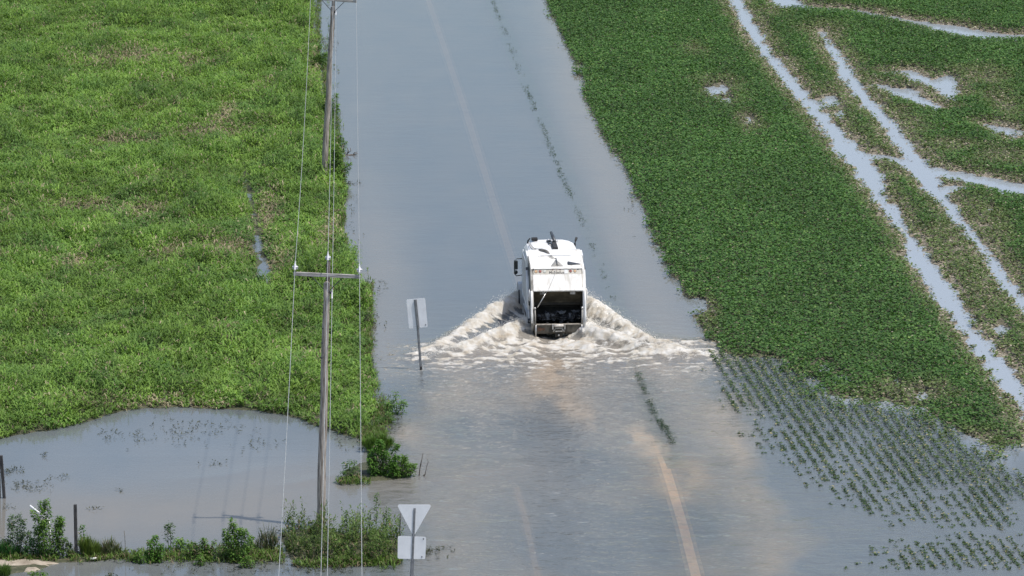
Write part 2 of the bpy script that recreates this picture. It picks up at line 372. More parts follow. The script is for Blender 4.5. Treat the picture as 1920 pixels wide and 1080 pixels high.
z = z*(1-.85*under) + act*(.13*(mid-.5)+.08*(fine-.5)+.08*(big-.5)) + fo_c*(.05*(fine-.3))
z += .05*inner*(streak-.5)
Zw[near] = z; foam[near] = fo_c
mud_n = np.maximum(fo, inner)
mud[near] = np.clip(mud_n*1.1, 0, 1)
# silt stirred up behind the lorry
WAKE = gp([(780, 664), (900, 620), (1047, 560), (1200, 620), (1340, 660), (1420, 800), (1500, 920), (1570, 1090), (760, 1150), (730, 860), (760, 740)])
dW = signed(X, Y, WAKE)+(fbm(X*.5, Y*.25, 71, 4)-.5)*4
silt = sstep(-1.2, 1.6, dW)
RS = gp([(1330, 665), (1400, 800), (1480, 930), (1520, 1080)])
rsd, _, _, _ = seg_dist(X, Y, RS); silt = silt*(.62+.38*sstep(.30, .72, fbm(X*.35, Y*.10, 73, 5)))
silt = np.maximum(silt, .85*np.exp(-(rsd/1.9)**2)*(Y > 150))
PL = gp([(1034, 680), (1044, 735), (1075, 765), (1120, 790), (1180, 812), (1235, 845), (1262, 880), (1275, 930)])
pld, _, _, _ = seg_dist(X, Y, PL); plume = np.exp(-(pld/1.25)**2)*sstep(.32, .62, fbm(X*.8, Y*.35, 77, 5))
E1 = gp([(720, 730), (770, 700), (800, 680)]); ed, _, _, _ = seg_dist(X, Y, E1)
up = gp([(990, -300), (1040, -60), (1085, 150), (1130, 300), (1190, 480), (1260, 640)]); ud, _, _, _ = seg_dist(X, Y, up)
base_silt = .15+.42*np.exp(-(ud/1.8)**2) + .10*fbm(X*.2, Y*.06, 79, 3)
lp = gp([(660, -300), (675, 100), (690, 400), (720, 560), (720, 700)]); ld, _, _, _ = seg_dist(X, Y, lp); base_silt += .10*np.exp(-(ld/1.5)**2)
pond = gp([(0, 1000), (200, 975), (420, 960), (600, 930), (760, 900)]); pd, _, _, _ = seg_dist(X, Y, pond); base_silt += .50*np.exp(-(pd/5)**2)*(.6+.8*fbm(X*.35, Y*.12, 181, 4))
BAND = gp([(1235, 690), (1330, 720), (1400, 820), (1460, 950), (1500, 1080)]); bd, _, _, _ = seg_dist(X+(fbm(X*.4, Y*.15, 83, 3)-.5)*2, Y, BAND)
lb = gp([(745, 820), (790, 720), (830, 680)]); lbd, _, _, _ = seg_dist(X, Y, lb)
blue = np.maximum.reduce([blob(X, Y, 1160, 1015, 190, 60), .8*blob(X, Y, 1060, 880, 170, 40), .5*blob(X, Y, 960, 800, 120, 30), .7*blob(X, Y, 1600, 1010, 120, 60)])
inw = sstep(-1.2, 1.6, dW); sw = .50+.40*(fbm(X*.5, Y*.16, 85, 5)-.5)*2
silt = inw*np.clip(sw+.32*np.exp(-(bd/1.7)**2)+.22*np.exp(-(lbd/1.3)**2)-.52*np.clip(blue*(.5+fbm(X*.9, Y*.3, 86, 4)), 0, 1), 0, 1)
base_silt = base_silt + .26*np.exp(-(ld/1.5)**2)*sstep(245, 205, Y)
silt = np.clip(np.maximum(silt, base_silt)+plume*.60, 0, 1.2)
silt = np.where((Y > 150) & (Y < 320), silt, .2); silt = np.maximum(silt, .42*sstep(-.5, 1.5, signed(X, Y, FIELD)))
mud = np.maximum(mud*.78, np.clip(silt, 0, 1.4))
# faint swirls running in to the pond
for pts, hh, wd in (([(640, 925), (760, 905), (850, 893), (940, 878), (1015, 866)], .05, .5), ([(520, 915), (600, 898), (680, 880)], .03, .4),
                    ([(860, 950), (960, 925), (1060, 918)], .03, .5), ([(300, 905), (430, 890), (560, 865)], .02, .5), ([(760, 960), (900, 945), (980, 940)], .02, .5)):
    P = gp(pts); d, _, s, _ = seg_dist(X, Y, P); Zw += hh*np.exp(-(d/wd)**2)*np.sin(np.clip(s, 0, 1)*math.pi)*(Y > 155)*(Y < 185)
ripple = np.clip(sstep(-2, 2, dW), 0, 1)*(Y > 150)*(Y < 200)
RF = gp([(1350, 640), (1500, 760), (1950, 900), (2200, 1200), (1300, 1200)])
ripple = np.maximum(ripple, .5*sstep(-3, 3, signed(X, Y, RF))*(Y > 150))
Zw += .075*(fbm(X*1.5+Y*.3, Y*1.1, 171, 4)-.5)*ripple*(Y > 156)*(Y < 190)
ripple = np.maximum(ripple, .06)
ripple = ripple + 1.3*np.exp(-((X-T0.x)/5.5)**2-((Y-(T0.y-9))/9)**2)
clar = np.full(X.shape, .285)
L1 = gp([(1225, 820), (1262, 900), (1305, 1080), (1320, 1130)]); l1, _, _, _ = seg_dist(X, Y, L1)
clar += .16*np.exp(-(l1/1.6)**2)*sstep(0, 1, (175-Y)/6) - .12*np.clip(mud, 0, 1)*(Y > 172) - .05
VB = gp([(905, -60), (925, 0), (975, 120), (1055, 300), (1130, 490), (1180, 640), (1232, 780), (1275, 870)]); vbd, _, _, _ = seg_dist(X, Y, VB); clar += .13*np.exp(-(vbd/.7)**2)
clar = np.clip(clar, .03, .7)*(1-foam)
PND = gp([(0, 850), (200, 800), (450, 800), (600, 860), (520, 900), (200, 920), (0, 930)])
pale = np.clip(.85*sstep(-.3, 1.5, signed(X, Y, FIELD)) + .12*sstep(-3, 3, signed(X, Y, PND)), 0, 1)  # pale clay silt, with the sky's reflection put into the water colour
m, t, b, o = new_mat('flood_water'); t.nodes.remove(b)
AT = lambda n: N(t, 'ShaderNodeAttribute', attribute_name=n)
tc = N(t, 'ShaderNodeTexCoord')
def tex(scale, st, det=4, rough=.6):
    mp = N(t, 'ShaderNodeMapping'); mp.inputs['Scale'].default_value = st; t.links.new(tc.outputs['Object'], mp.inputs[0])
    n = N(t, 'ShaderNodeTexNoise', Scale=scale, Detail=det, Roughness=rough); t.links.new(mp.outputs[0], n.inputs['Vector']); return n
def math_(op, a, b=None):
    n = N(t, 'ShaderNodeMath', operation=op)
    for i, q in enumerate((a, b)):
        if q is None: continue
        if isinstance(q, (int, float)): n.inputs[i].default_value = q
        else: t.links.new(q, n.inputs[i])
    return n.outputs[0]
nm = tex(.5, (1, .5, 1), 6)
mudv = math_('ADD', AT('mud').outputs['Fac'], math_('MULTIPLY', math_('SUBTRACT', nm.outputs['Fac'], .5), .35))
rc = ramp(t, mudv, [(0.0, (.108, .136, .156)), (.40, (.178, .184, .178)), (.75, (.232, .215, .185)), (1.15, (.345, .285, .215))])
fcol = tex(2.5, (1, 1, 1), 5)
rf = ramp(t, fcol.outputs['Fac'], [(.32, (.46, .39, .295)), (.47, (.66, .615, .53)), (.60, (.78, .76, .71))])
fn1 = tex(3.2, (1.0, 1.0, .6), 10, .74); fn1.inputs['Distortion'].default_value = .6
fsum = math_('ADD', math_('MULTIPLY', AT('foam').outputs['Fac'], 1.15), math_('MULTIPLY', math_('SUBTRACT', fn1.outputs['Fac'], .5), 2.6))
fmr = N(t, 'ShaderNodeMapRange'); fmr.interpolation_type = 'SMOOTHSTEP'; fmr.inputs['From Min'].default_value = .16; fmr.inputs['From Max'].default_value = .80; t.links.new(fsum, fmr.inputs['Value'])
gate = N(t, 'ShaderNodeMapRange'); gate.inputs['From Max'].default_value = .06; t.links.new(AT('foam').outputs['Fac'], gate.inputs['Value'])
FOAMV = math_('MULTIPLY', fmr.outputs[0], gate.outputs[0])
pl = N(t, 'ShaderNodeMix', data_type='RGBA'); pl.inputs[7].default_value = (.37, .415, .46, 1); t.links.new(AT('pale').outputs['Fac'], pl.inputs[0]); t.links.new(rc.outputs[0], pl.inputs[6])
mc = N(t, 'ShaderNodeMix', data_type='RGBA'); t.links.new(FOAMV, mc.inputs[0]); t.links.new(pl.outputs[2], mc.inputs[6]); t.links.new(rf.outputs[0], mc.inputs[7])
r1 = tex(2.4, (.75, 1.0, 1), 5, .6); r2 = tex(9, (.4, 1.0, 1), 2, .5); r3 = tex(.7, (.5, 1, 1), 2)
hsum = math_('ADD', math_('ADD', math_('MULTIPLY', r1.outputs['Fac'], .16), math_('MULTIPLY', r3.outputs['Fac'], .22)), math_('MULTIPLY', r2.outputs['Fac'], .018))
hsum = math_('ADD', math_('MULTIPLY', hsum, AT('ripple').outputs['Fac']), math_('MULTIPLY', math_('MULTIPLY', FOAMV, fn1.outputs['Fac']), .06))
bump = N(t, 'ShaderNodeBump', Strength=.55, Distance=1.0); t.links.new(hsum, bump.inputs['Height'])
dif = N(t, 'ShaderNodeBsdfDiffuse'); t.links.new(mc.outputs[2], dif.inputs[0]); t.links.new(bump.outputs[0], dif.inputs['Normal'])
tr = N(t, 'ShaderNodeBsdfTransparent'); tr.inputs[0].default_value = (.95, .9, .8, 1)
m1 = N(t, 'ShaderNodeMixShader'); t.links.new(AT('clarity').outputs['Fac'], m1.inputs[0]); t.links.new(dif.outputs[0], m1.inputs[1]); t.links.new(tr.outputs[0], m1.inputs[2])
gl = N(t, 'ShaderNodeBsdfGlossy', Roughness=.06); t.links.new(bump.outputs[0], gl.inputs['Normal'])
fr = N(t, 'ShaderNodeFresnel', IOR=1.33); t.links.new(bump.outputs[0], fr.inputs['Normal'])
ff = math_('MULTIPLY', fr.outputs[0], math_('SUBTRACT', 1.0, math_('MULTIPLY', FOAMV, .85)))
m2 = N(t, 'ShaderNodeMixShader'); t.links.new(ff, m2.inputs[0]); ftl = N(t, 'ShaderNodeBsdfTranslucent'); ftl.inputs[0].default_value = (.85, .82, .76, 1); mft = N(t, 'ShaderNodeMixShader'); t.links.new(math_('MULTIPLY', FOAMV, .30), mft.inputs[0]); t.links.new(m1.outputs[0], mft.inputs[1]); t.links.new(ftl.outputs[0], mft.inputs[2])
t.links.new(mft.outputs[0], m2.inputs[1]); t.links.new(gl.outputs[0], m2.inputs[2])
t.links.new(m2.outputs[0], o.inputs[0])
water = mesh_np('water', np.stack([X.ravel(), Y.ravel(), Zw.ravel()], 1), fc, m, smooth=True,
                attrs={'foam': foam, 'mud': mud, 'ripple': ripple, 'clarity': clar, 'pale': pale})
tag(water, kind='structure')
# spray flung off the crests
m, t, b, o = new_mat('spray'); b.inputs['Base Color'].default_value = (.80, .76, .68, 1); b.inputs['Roughness'].default_value = .35
SV = []; SF = []
octa = np.array([[1, 0, 0], [-1, 0, 0], [0, 1, 0], [0, -1, 0], [0, 0, 1], [0, 0, -1]], float)
octf = np.array([[0, 2, 4], [2, 1, 4], [1, 3, 4], [3, 0, 4], [2, 0, 5], [1, 2, 5], [3, 1, 5], [0, 3, 5]])
cnt = 0
for pts, hs_, wo, wi, fs in RIDGES[:4]:
    P = gp(pts)
    for _ in range(3500):
        q = random.random()**1.6*(len(P)-1.001); i = int(q); f = q-i
        c = P[i]*(1-f)+P[i+1]*f; hv = hs_[i]*(1-f)+hs_[i+1]*f
        c = c + np.array([random.gauss(0, .16), random.gauss(-.12, .35)])
        zz = hv*random.uniform(.55, 1.0)+abs(random.gauss(0, .13))*hv
        r = random.uniform(.003, .010)+.012*random.random()**6
        SV.append(octa*r*np.array([1, 1, random.uniform(.7, 1.2)])+np.array([c[0], c[1], zz])); SF.append(octf+cnt*6); cnt += 1
spray = mesh_np('water_spray', np.vstack(SV), None, m, faces3=np.vstack(SF).astype(np.int32), smooth=True)
tag(spray, 'white droplets of spray thrown off the bow waves beside the truck', 'spray', kind='stuff')

# ------------------------------------------------------------------ foliage makers
def blades(base, az, tilt, L, Wd, droop, col, colv=.0):
    """bent grass blades: base Nx3, azimuth, initial tilt from vertical, length, width, extra droop at the tip"""
    n = len(base); dh = np.stack([np.cos(az), np.sin(az)], 1); pr = np.stack([-np.sin(az), np.cos(az), np.zeros(n)], 1)
    L = L[:, None]; t1 = tilt[:, None]; t2 = (tilt+droop)[:, None]
    d1 = np.hstack([dh*np.sin(t1), np.cos(t1)]); d2 = np.hstack([dh*np.sin(t2), np.cos(t2)])
    p1 = base + d1*L*.5; p2 = p1 + d2*L*.5; w_ = Wd[:, None]/2
    V = np.stack([base-pr*w_*.6, base+pr*w_*.6, p1+pr*w_, p1-pr*w_, p2], 1).reshape(-1, 3)
    k = np.arange(n)*5
    f4 = np.stack([k, k+1, k+2, k+3], 1); f3 = np.stack([k+3, k+2, k+4], 1)
    C = np.repeat(col, 5, 0)
    return V, f4.astype(np.int32), f3.astype(np.int32), C
def leaves(c, nrm_tilt, az, L, Wd, col):
    """flat pointed leaves, folded a little along the midrib"""
    n = len(c); ax = np.stack([np.cos(az)*np.cos(nrm_tilt), np.sin(az)*np.cos(nrm_tilt), -np.sin(nrm_tilt)], 1)
    pr = np.stack([-np.sin(az), np.cos(az), np.zeros(n)], 1); up = np.cross(ax, pr); up[up[:, 2] < 0] *= -1
    L = L[:, None]; Wd = Wd[:, None]
    roll = rng.uniform(-.6, .6, n)[:, None]; pr = pr*np.cos(roll)+up*np.sin(roll)
    V = np.stack([c, c+ax*L*.45+pr*Wd*.5+up*Wd*.1, c+ax*L, c+ax*L*.45-pr*Wd*.5+up*Wd*.1], 1).reshape(-1, 3)
    k = np.arange(n)*4
    return V, np.stack([k, k+1, k+2, k+3], 1).astype(np.int32), np.repeat(col, 4, 0)
def mixc(a, b, t): return np.array(a)[None, :]*(1-t[:, None])+np.array(b)[None, :]*t[:, None]

# ------------------------------------------------------------------ meadow
def scatter(x0, x1, y0, y1, dens):
    n = int((x1-x0)*(y1-y0)*dens); return rng.uniform(x0, x1, n), rng.uniform(y0, y1, n)
sx, sy = scatter(-37, -3.5, 172, 304, 40)
pxl = sx/(sy*CT+H*ST)*F+960
sx, sy, pxl = [q[pxl > -230] for q in (sx, sy, pxl)]
hh = height(sx, sy)
STRAW = [(430, 478, 60, 22), (330, 490, 40, 12), (620, 445, 22, 45), (515, 500, 30, 25), (640, 25, 20, 20), (250, 122, 90, 16), (370, 135, 30, 8), (150, 395, 60, 10),
         (270, 405, 50, 16), (300, 765, 150, 7), (420, 225, 18, 22), (140, 500, 30, 12), (230, 275, 60, 8), (400, 255, 60, 10), (600, 110, 14, 40), (500, 410, 20, 40)]
st = np.zeros(sx.shape)
for p in STRAW: st = np.maximum(st, blob(sx, sy, *p))
st = np.clip(st*1.1 + (fbm(sx*1.2, sy*.6, 91, 4)-.5)*.9*(st > .08) + .35*sstep(.66, .78, fbm(sx*.5, sy*.25, 93, 4)), 0, 1)
tall = fbm(sx*.35, sy*.2, 95, 4)
dd, dw, _, _ = seg_dist(sx, sy, DITCH, DITCH_W)
keep = (hh > .0) & (dd > dw) & (rng.uniform(0, 1, len(sx)) > st*.45)
sx, sy, hh, st, tall, dd = [q[keep] for q in (sx, sy, hh, st, tall, dd)]
edge = signed(sx, sy, MEADOW)
clump = fbm(sx*1.6, sy*.9, 96, 3)
ph = (.25+.55*sstep(.3, .7, tall))*(.62+.72*sstep(.3, .7, clump))*rng.uniform(.6, 1.15, len(sx))*(1-.45*st)*(.32+.68*np.maximum(sstep(0, 2.4, edge+(clump-.5)*2), (sy > 196)))*(1+.45*np.exp(-((edge-.8)/1.6)**2)*(sy > 196)*sstep(.35, .6, tall))*(.35+.65*sstep(.1, 2.0, dd))
nb = 6; rep = lambda q: np.repeat(q, nb)
n = len(sx)*nb
bx, by, bh, bs, bt = rep(sx), rep(sy), rep(ph), rep(st), rep(tall)
lev = np.tile(np.linspace(.05, .85, nb), len(sx))*bh
base = np.stack([bx+rng.normal(0, .05, n), by+rng.normal(0, .05, n), rep(hh)+lev], 1)
bluish = .6*sstep(.55, .7, fbm(bx*.8, by*.45, 97, 3)); yell = sstep(.5, .72, fbm(bx*1.1, by*.6, 99, 3)); r0 = rng.uniform(0, 1, n)
c = mixc((.078, .152, .030), (.205, .320, .066), r0*.7+yell*.3)
c = c*(1-(bluish*.5)[:, None]) + np.array([[.065, .135, .055]])*(bluish*.5)[:, None]
isd = (rng.uniform(0, 1, n) < bs*.6+.03)
c[isd] = mixc((.17, .14, .085), (.38, .33, .21), r0)[isd]
c *= (.80+.30*sstep(.3, .7, fbm(bx*.55, by*.3, 105, 4)))[:, None]
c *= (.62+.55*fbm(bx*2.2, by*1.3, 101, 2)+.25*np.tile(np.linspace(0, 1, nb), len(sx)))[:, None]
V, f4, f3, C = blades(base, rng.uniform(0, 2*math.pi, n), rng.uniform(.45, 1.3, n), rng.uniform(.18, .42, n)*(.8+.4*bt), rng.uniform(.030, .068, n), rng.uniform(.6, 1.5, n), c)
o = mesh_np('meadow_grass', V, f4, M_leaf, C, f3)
tag(o, 'tall rank green grass and weeds filling the meadow left of the flooded road', 'grass', kind='stuff')

# ------------------------------------------------------------------ bean field
ang = math.atan2(1, -.062); rdx, rdy = -.062, 1.0; rl = math.hypot(rdx, rdy); rdx /= rl; rdy /= rl
rows = np.arange(-2, 54, .38); al = np.arange(160, 304, .115)
A, B = np.meshgrid(rows, al); A = A.ravel()+rng.normal(0, .035, A.size); B = B.ravel()+rng.normal(0, .04, A.size)
# rows run along the road: across-row offset measured at y=230
sx = A + rdx/rdy*(B-230); sy = B
pxl = sx/(sy*CT+H*ST)*F+960
k = (pxl > 980) & (pxl < 2180); sx, sy = sx[k], sy[k]
hh = height(sx, sy); rd = rut_dist(sx, sy); fd = signed(sx, sy, FIELD)
thin = np.exp(-(np.maximum(rd, 0)/.95)**2)*(.55+.95*fbm(sx*.7, sy*.4, 111, 3))
for p in ((1840, 420, 60, 60), (1680, 215, 40, 25), (1630, 210, 20, 30), (1790, 280, 60, 20), (1350, 175, 50, 40), (1405, 235, 30, 30), (1300, 100, 30, 20), (1700, 745, 120, 22), (1830, 835, 70, 25), (1330, 590, 20, 30),
          (1660, 330, 40, 20), (1880, 200, 40, 40), (1540, 60, 60, 20), (1600, 755, 60, 10), (1570, 195, 45, 45), (1700, 240, 50, 40), (1840, 150, 60, 30), (1450, 25, 40, 20), (1880, 300, 60, 25), (1650, 320, 50, 25), (1790, 470, 60, 70), (1850, 560, 30, 60)):
    thin = np.maximum(thin, .85*blob(sx, sy, *p))
thin = np.clip(thin + (fbm(sx*1.4, sy*.8, 113, 3)-.5)*.7*(thin > .1) + .35*np.exp(-(np.maximum(fd, 0)/.8)**2)*fbm(sx*.8, sy*.5, 115, 3), 0, 1)
keep = ((hh > .0) | ((sy < 187) & (fd > -.3) & (rd > .1) & (hh > -.45) & (rng.uniform(0, 1, len(sx)) < .25+.6*sstep(-.3, 2.2, fd+(fbm(sx*.7, sy*.4, 163, 3)-.5)*2.5)) & (thin < .8))) & (rng.uniform(0, 1, len(sx)) > thin*.50-.06)
hh = np.maximum(hh, -.02)
sx, sy, hh, thin, fd = [q[keep] for q in (sx, sy, hh, thin, fd)]
nb = 9; n = len(sx)*nb; rep = lambda q: np.repeat(q, nb)
ph = rng.uniform(.22, .40, len(sx))*(1-.5*thin)
bx, by, bt = rep(sx), rep(sy), rep(thin); r0 = rng.uniform(0, 1, n); sp = .135*(1-.3*bt)
cx = bx+rng.normal(0, 1, n)*sp; cy = by+rng.normal(0, 1, n)*sp; cz = rep(hh)+rep(ph)*rng.uniform(.25, 1.0, n)
c = mixc((.030, .080, .016), (.088, .175, .042), r0)
pt = fbm(bx*.5, by*.25, 117, 4); c *= (.90+.22*sstep(.3, .7, pt))[:, None]; hi = rng.uniform(0, 1, n) < .06; c[hi] = c[hi]*np.array([1.9, 1.5, 1.6])
ol = sstep(.1, .7, bt+.25*(fbm(bx, by, 119, 2)-.5)); c = c*(1-ol*.6)[:, None] + (mixc((.07, .095, .03), (.17, .19, .075), r0)*(ol*.6)[:, None])
isd = rng.uniform(0, 1, n) < bt**1.5*.42+.022
c[isd] = mixc((.20, .165, .10), (.46, .42, .31), rng.uniform(0, 1, n))[isd]; cz[isd] -= rep(ph)[isd]*.4
V, f4, C = leaves(np.stack([cx, cy, cz], 1), rng.uniform(-.35, .6, n), rng.uniform(0, 2*math.pi, n), rng.uniform(.10, .17, n), rng.uniform(.08, .13, n), c)
o = mesh_np('soybean_crop', V, f4, M_crop, C)
tag(o, 'dense dark green bean crop right of the flooded road, cut by watery wheel ruts', 'crop', kind='stuff')
# plant litter lying on the bare mud
sx, sy = scatter(4, 44, 165, 300, 40); pxl = sx/(sy*CT+H*ST)*F+960; k = (pxl > 980) & (pxl < 2000); sx, sy = sx[k], sy[k]
rd = rut_dist(sx, sy); k = (rd > -.3) & (rd < 1.6) & (rng.uniform(0, 1, len(sx)) < np.exp(-(rd/.85)**2)); sx, sy = sx[k], sy[k]
hh = height(sx, sy); k = (hh > -.03); sx, sy, hh = sx[k], sy[k], hh[k]; n = len(sx)
V, f4, C = leaves(np.stack([sx, sy, np.maximum(hh, 0)+.02], 1), rng.uniform(-.2, .2, n), rng.uniform(0, 6.3, n), rng.uniform(.05, .13, n), rng.uniform(.03, .08, n), mixc((.09, .075, .05), (.46, .41, .30), rng.uniform(0, 1, n)**1.4))
o = mesh_np('crop_litter', V, f4, M_crop, C); tag(o, 'pale dead leaves and stalks lying along the watery wheel ruts', 'plant litter', kind='stuff')

# ---- half drowned rows
ROWS1 = gp([(1335, 665), (1390, 668), (1450, 682), (1500, 705), (1522, 742), (1640, 770), (1760, 802), (1850, 872), (1895, 880), (1912, 900), (1900, 960), (1880, 985), (1750, 985), (1600, 965), (1510, 900), (1430, 840), (1395, 780), (1372, 715)])
ROWS2 = gp([(1600, 1035), (1660, 1005), (1800, 998), (1960, 1000), (2060, 1040), (2050, 1150), (1560, 1150)])
rows = np.arange(3, 26, .42); al = np.arange(156, 196, .115)
A, B = np.meshgrid(rows, al); n0 = A.size; A = A.ravel()+rng.normal(0, .03, n0); B = B.ravel()+rng.normal(0, .05, n0)
sx = A-.0985*(B-170)+.0*B; sy = B
d1 = signed(sx, sy, ROWS1)+(fbm(sx*.8, sy*.5, 121, 3)-.5)*2.2; d2 = signed(sx, sy, ROWS2)+(fbm(sx*.8, sy*.5, 123, 3)-.5)*2.5
dens = np.maximum(sstep(-.6, 1.4, d1)*1.0, sstep(-.5, 2.5, d2)*.8)*(.5+.5*sstep(.35, .6, fbm(sx*.7, sy*.35, 125, 3)))
dF = signed(sx, sy, FIELD)
dens = np.where(dF > -3.5, np.maximum(dens, 1.1*sstep(-5.5, -.8, dF)*(d1 > -.4)), dens)
keep = (rng.uniform(0, 1, n0) < dens) & (height(sx, sy) < .02) & (rut_dist(sx, sy) > 0)
sx, sy, dens, dF = sx[keep], sy[keep], dens[keep], dF[keep]
nb = 7; n = len(sx)*nb; rep = lambda q: np.repeat(q, nb); hgt = (.05+.22*sstep(-5.5, 0, dF))*rng.uniform(.5, 1.2, len(sx))
r0 = rng.uniform(0, 1, n); c = mixc((.026, .052, .022), (.11, .165, .05), r0*(.5+.5*rep(sstep(-4, 0, dF))))
isd = rng.uniform(0, 1, n) < .10; c[isd] = mixc((.20, .19, .09), (.33, .31, .17), r0)[isd]
V, f4, C = leaves(np.stack([rep(sx)+rng.normal(0, .055, n), rep(sy)+rng.normal(0, .075, n), rep(hgt)*rng.uniform(.2, 1.0, n)+.004], 1),
                  rng.uniform(-.3, .6, n), rng.uniform(0, 6.3, n), rng.uniform(.07, .13, n), rng.uniform(.05, .09, n), c)
o = mesh_np('drowned_crop_rows', V, f4, M_crop, C)
tag(o, 'half drowned bean seedlings standing in slanting rows in the flood water', 'seedlings', kind='stuff')

# ---- weeds just breaking the surface along the right road verge
P = gp([(918, -10), (935, 30), (952, 70), (968, 115), (978, 150), (995, 185), (1012, 225), (1030, 270), (1046, 310), (1062, 350), (1085, 400), (1115, 470), (1140, 540), (1150, 560)])
P2 = gp([(1192, 690), (1205, 725), (1215, 750), (1230, 780), (1245, 800), (1262, 832)])
pts = []
for PP, nn, sd_, pw in ((P, 800, .07, 1), (P2, 420, .07, 1)):
    for _ in range(nn):
        q = random.random()*(len(PP)-1.001); i = int(q); f = q-i; c0 = PP[i]*(1-f)+PP[i+1]*f
        g = float(fbm(np.array([c0[0]*1.3]), np.array([c0[1]*.5]), 131 if PP is P else 137, 3)[0])
        if g < (.50 if PP is P else .40) and random.random() > .12: continue
        pts.append((c0[0]+random.gauss(0, sd_), c0[1]+random.gauss(0, sd_*1.3)))
pts = np.array(pts); n = len(pts)*3; q = np.repeat(pts, 3, 0)
V, f4, C = leaves(np.stack([q[:, 0]+rng.normal(0, .04, n), q[:, 1]+rng.normal(0, .06, n), rng.uniform(.004, .07, n)], 1), rng.uniform(-.3, .3, n), rng.uniform(0, 6.3, n),
                  rng.uniform(.05, .12, n), rng.uniform(.02, .05, n), mixc((.014, .026, .016), (.045, .085, .026), rng.uniform(0, 1, n)))
o = mesh_np('verge_weeds', V, f4, M_leaf, C); tag(o, 'dark strip of drowned weeds breaking the surface along the right road verge', 'weeds', kind='stuff')
# the drowned verge itself, a green bank under the surface
m = worn('drowned_verge_growth', (.02, .06, .03), (.06, .14, .05), 3, .9)
v1 = strip('verge_bank', [(905, -60), (925, 0), (975, 120), (1055, 300), (1130, 490), (1180, 640), (1232, 780), (1275, 870)], -.15, .9, m); tag(v1, kind='structure')

# ------------------------------------------------------------------ low growth along the drowned bank
sx = []; sy = []
for px, py, a, b, n_ in ((390, 1046, 140, 5, 420), (470, 1040, 60, 8, 260), (190, 1046, 60, 4, 160), (40, 1050, 70, 3, 240), (690, 1056, 60, 4, 260), (600, 1060, 50, 3, 120), (700, 815, 22, 10, 260), (690, 640, 5, 40, 260), (640, 380, 6, 60, 260),
                         (628, 300, 8, 50, 420), (612, 180, 6, 50, 300), (596, 60, 5, 60, 240), (662, 905, 30, 3, 60), (690, 560, 8, 14, 120), (716, 775, 16, 12, 160)):
    for _ in range(n_): q = ground_pt(px+random.uniform(-1, 1)*a, py+random.gauss(0, b)); sx.append(q.x); sy.append(q.y)
nb = 7; n = len(sx)*nb; rep = lambda q: np.repeat(np.array(q), nb); r0 = rng.uniform(0, 1, n)
c = mixc((.045, .085, .02), (.15, .24, .05), r0); isd = rng.uniform(0, 1, n) < .22; c[isd] = mixc((.08, .06, .035), (.26, .21, .13), r0)[isd]
V, f4, f3, C = blades(np.stack([rep(sx)+rng.normal(0, .05, n), rep(sy)+rng.normal(0, .06, n), rng.uniform(-.02, .10, n)], 1), rng.uniform(0, 6.3, n), rng.uniform(.1, 1.2, n), rng.uniform(.10, .34, n), rng.uniform(.018, .045, n), rng.uniform(.2, 1.3, n), c)
o = mesh_np('shore_grass', V, f4, M_leaf, C, f3); tag(o, 'low straggling grass and dead stems along the drowned banks', 'grass', kind='stuff')

# ------------------------------------------------------------------ floating flotsam
pts = []
for (px, py, n_, sxp, syp) in ((45, 912, 60, 28, 6), (20, 885, 30, 14, 3), (15, 950, 6, 5, 4), (205, 815, 20, 10, 6), (350, 815, 40, 60, 14), (270, 820, 20, 20, 6), (82, 855, 8, 3, 2), (120, 895, 8, 6, 2), (225, 920, 6, 4, 1),
                              (400, 870, 10, 12, 4), (360, 805, 50, 40, 10), (480, 835, 20, 20, 8), (720, 800, 70, 16, 8), (700, 620, 60, 10, 30), (700, 540, 25, 14, 12), (660, 400, 30, 8, 30), (620, 80, 25, 7, 12),
                              (615, 170, 30, 6, 25), (655, 345, 26, 16, 3), (815, 1033, 50, 18, 3), (785, 1040, 30, 16, 6), (590, 1072, 60, 60, 4), (420, 1065, 60, 60, 6), (180, 955, 8, 8, 2), (700, 690, 18, 4, 12), (510, 1015, 60, 16, 14),
                              (650, 830, 24, 22, 6), (660, 895, 40, 12, 5), (350, 1040, 60, 50, 8), (200, 1040, 50, 40, 6), (740, 790, 20, 12, 5), (1100, 120, 30, 5, 30), (1185, 360, 30, 6, 25)):
    for _ in range(n_):
        g = ground_pt(px+random.gauss(0, sxp), py+random.gauss(0, syp)); pts.append((g.x, g.y))
pts = np.array(pts); n = len(pts)*3; q = np.repeat(pts, 3, 0)
V, f4, C = leaves(np.stack([q[:, 0]+rng.normal(0, .04, n), q[:, 1]+rng.normal(0, .05, n), rng.uniform(.004, .08, n)], 1), rng.uniform(-.9, .3, n), rng.uniform(0, 6.3, n),
                  rng.uniform(.06, .18, n), rng.uniform(.02, .05, n), mixc((.022, .028, .018), (.08, .085, .04), rng.uniform(0, 1, n)))
o = mesh_np('floating_debris', V, f4, M_leaf, C); tag(o, 'dark scraps of leaves and twigs floating in the pond and road margins', 'flotsam', kind='stuff')

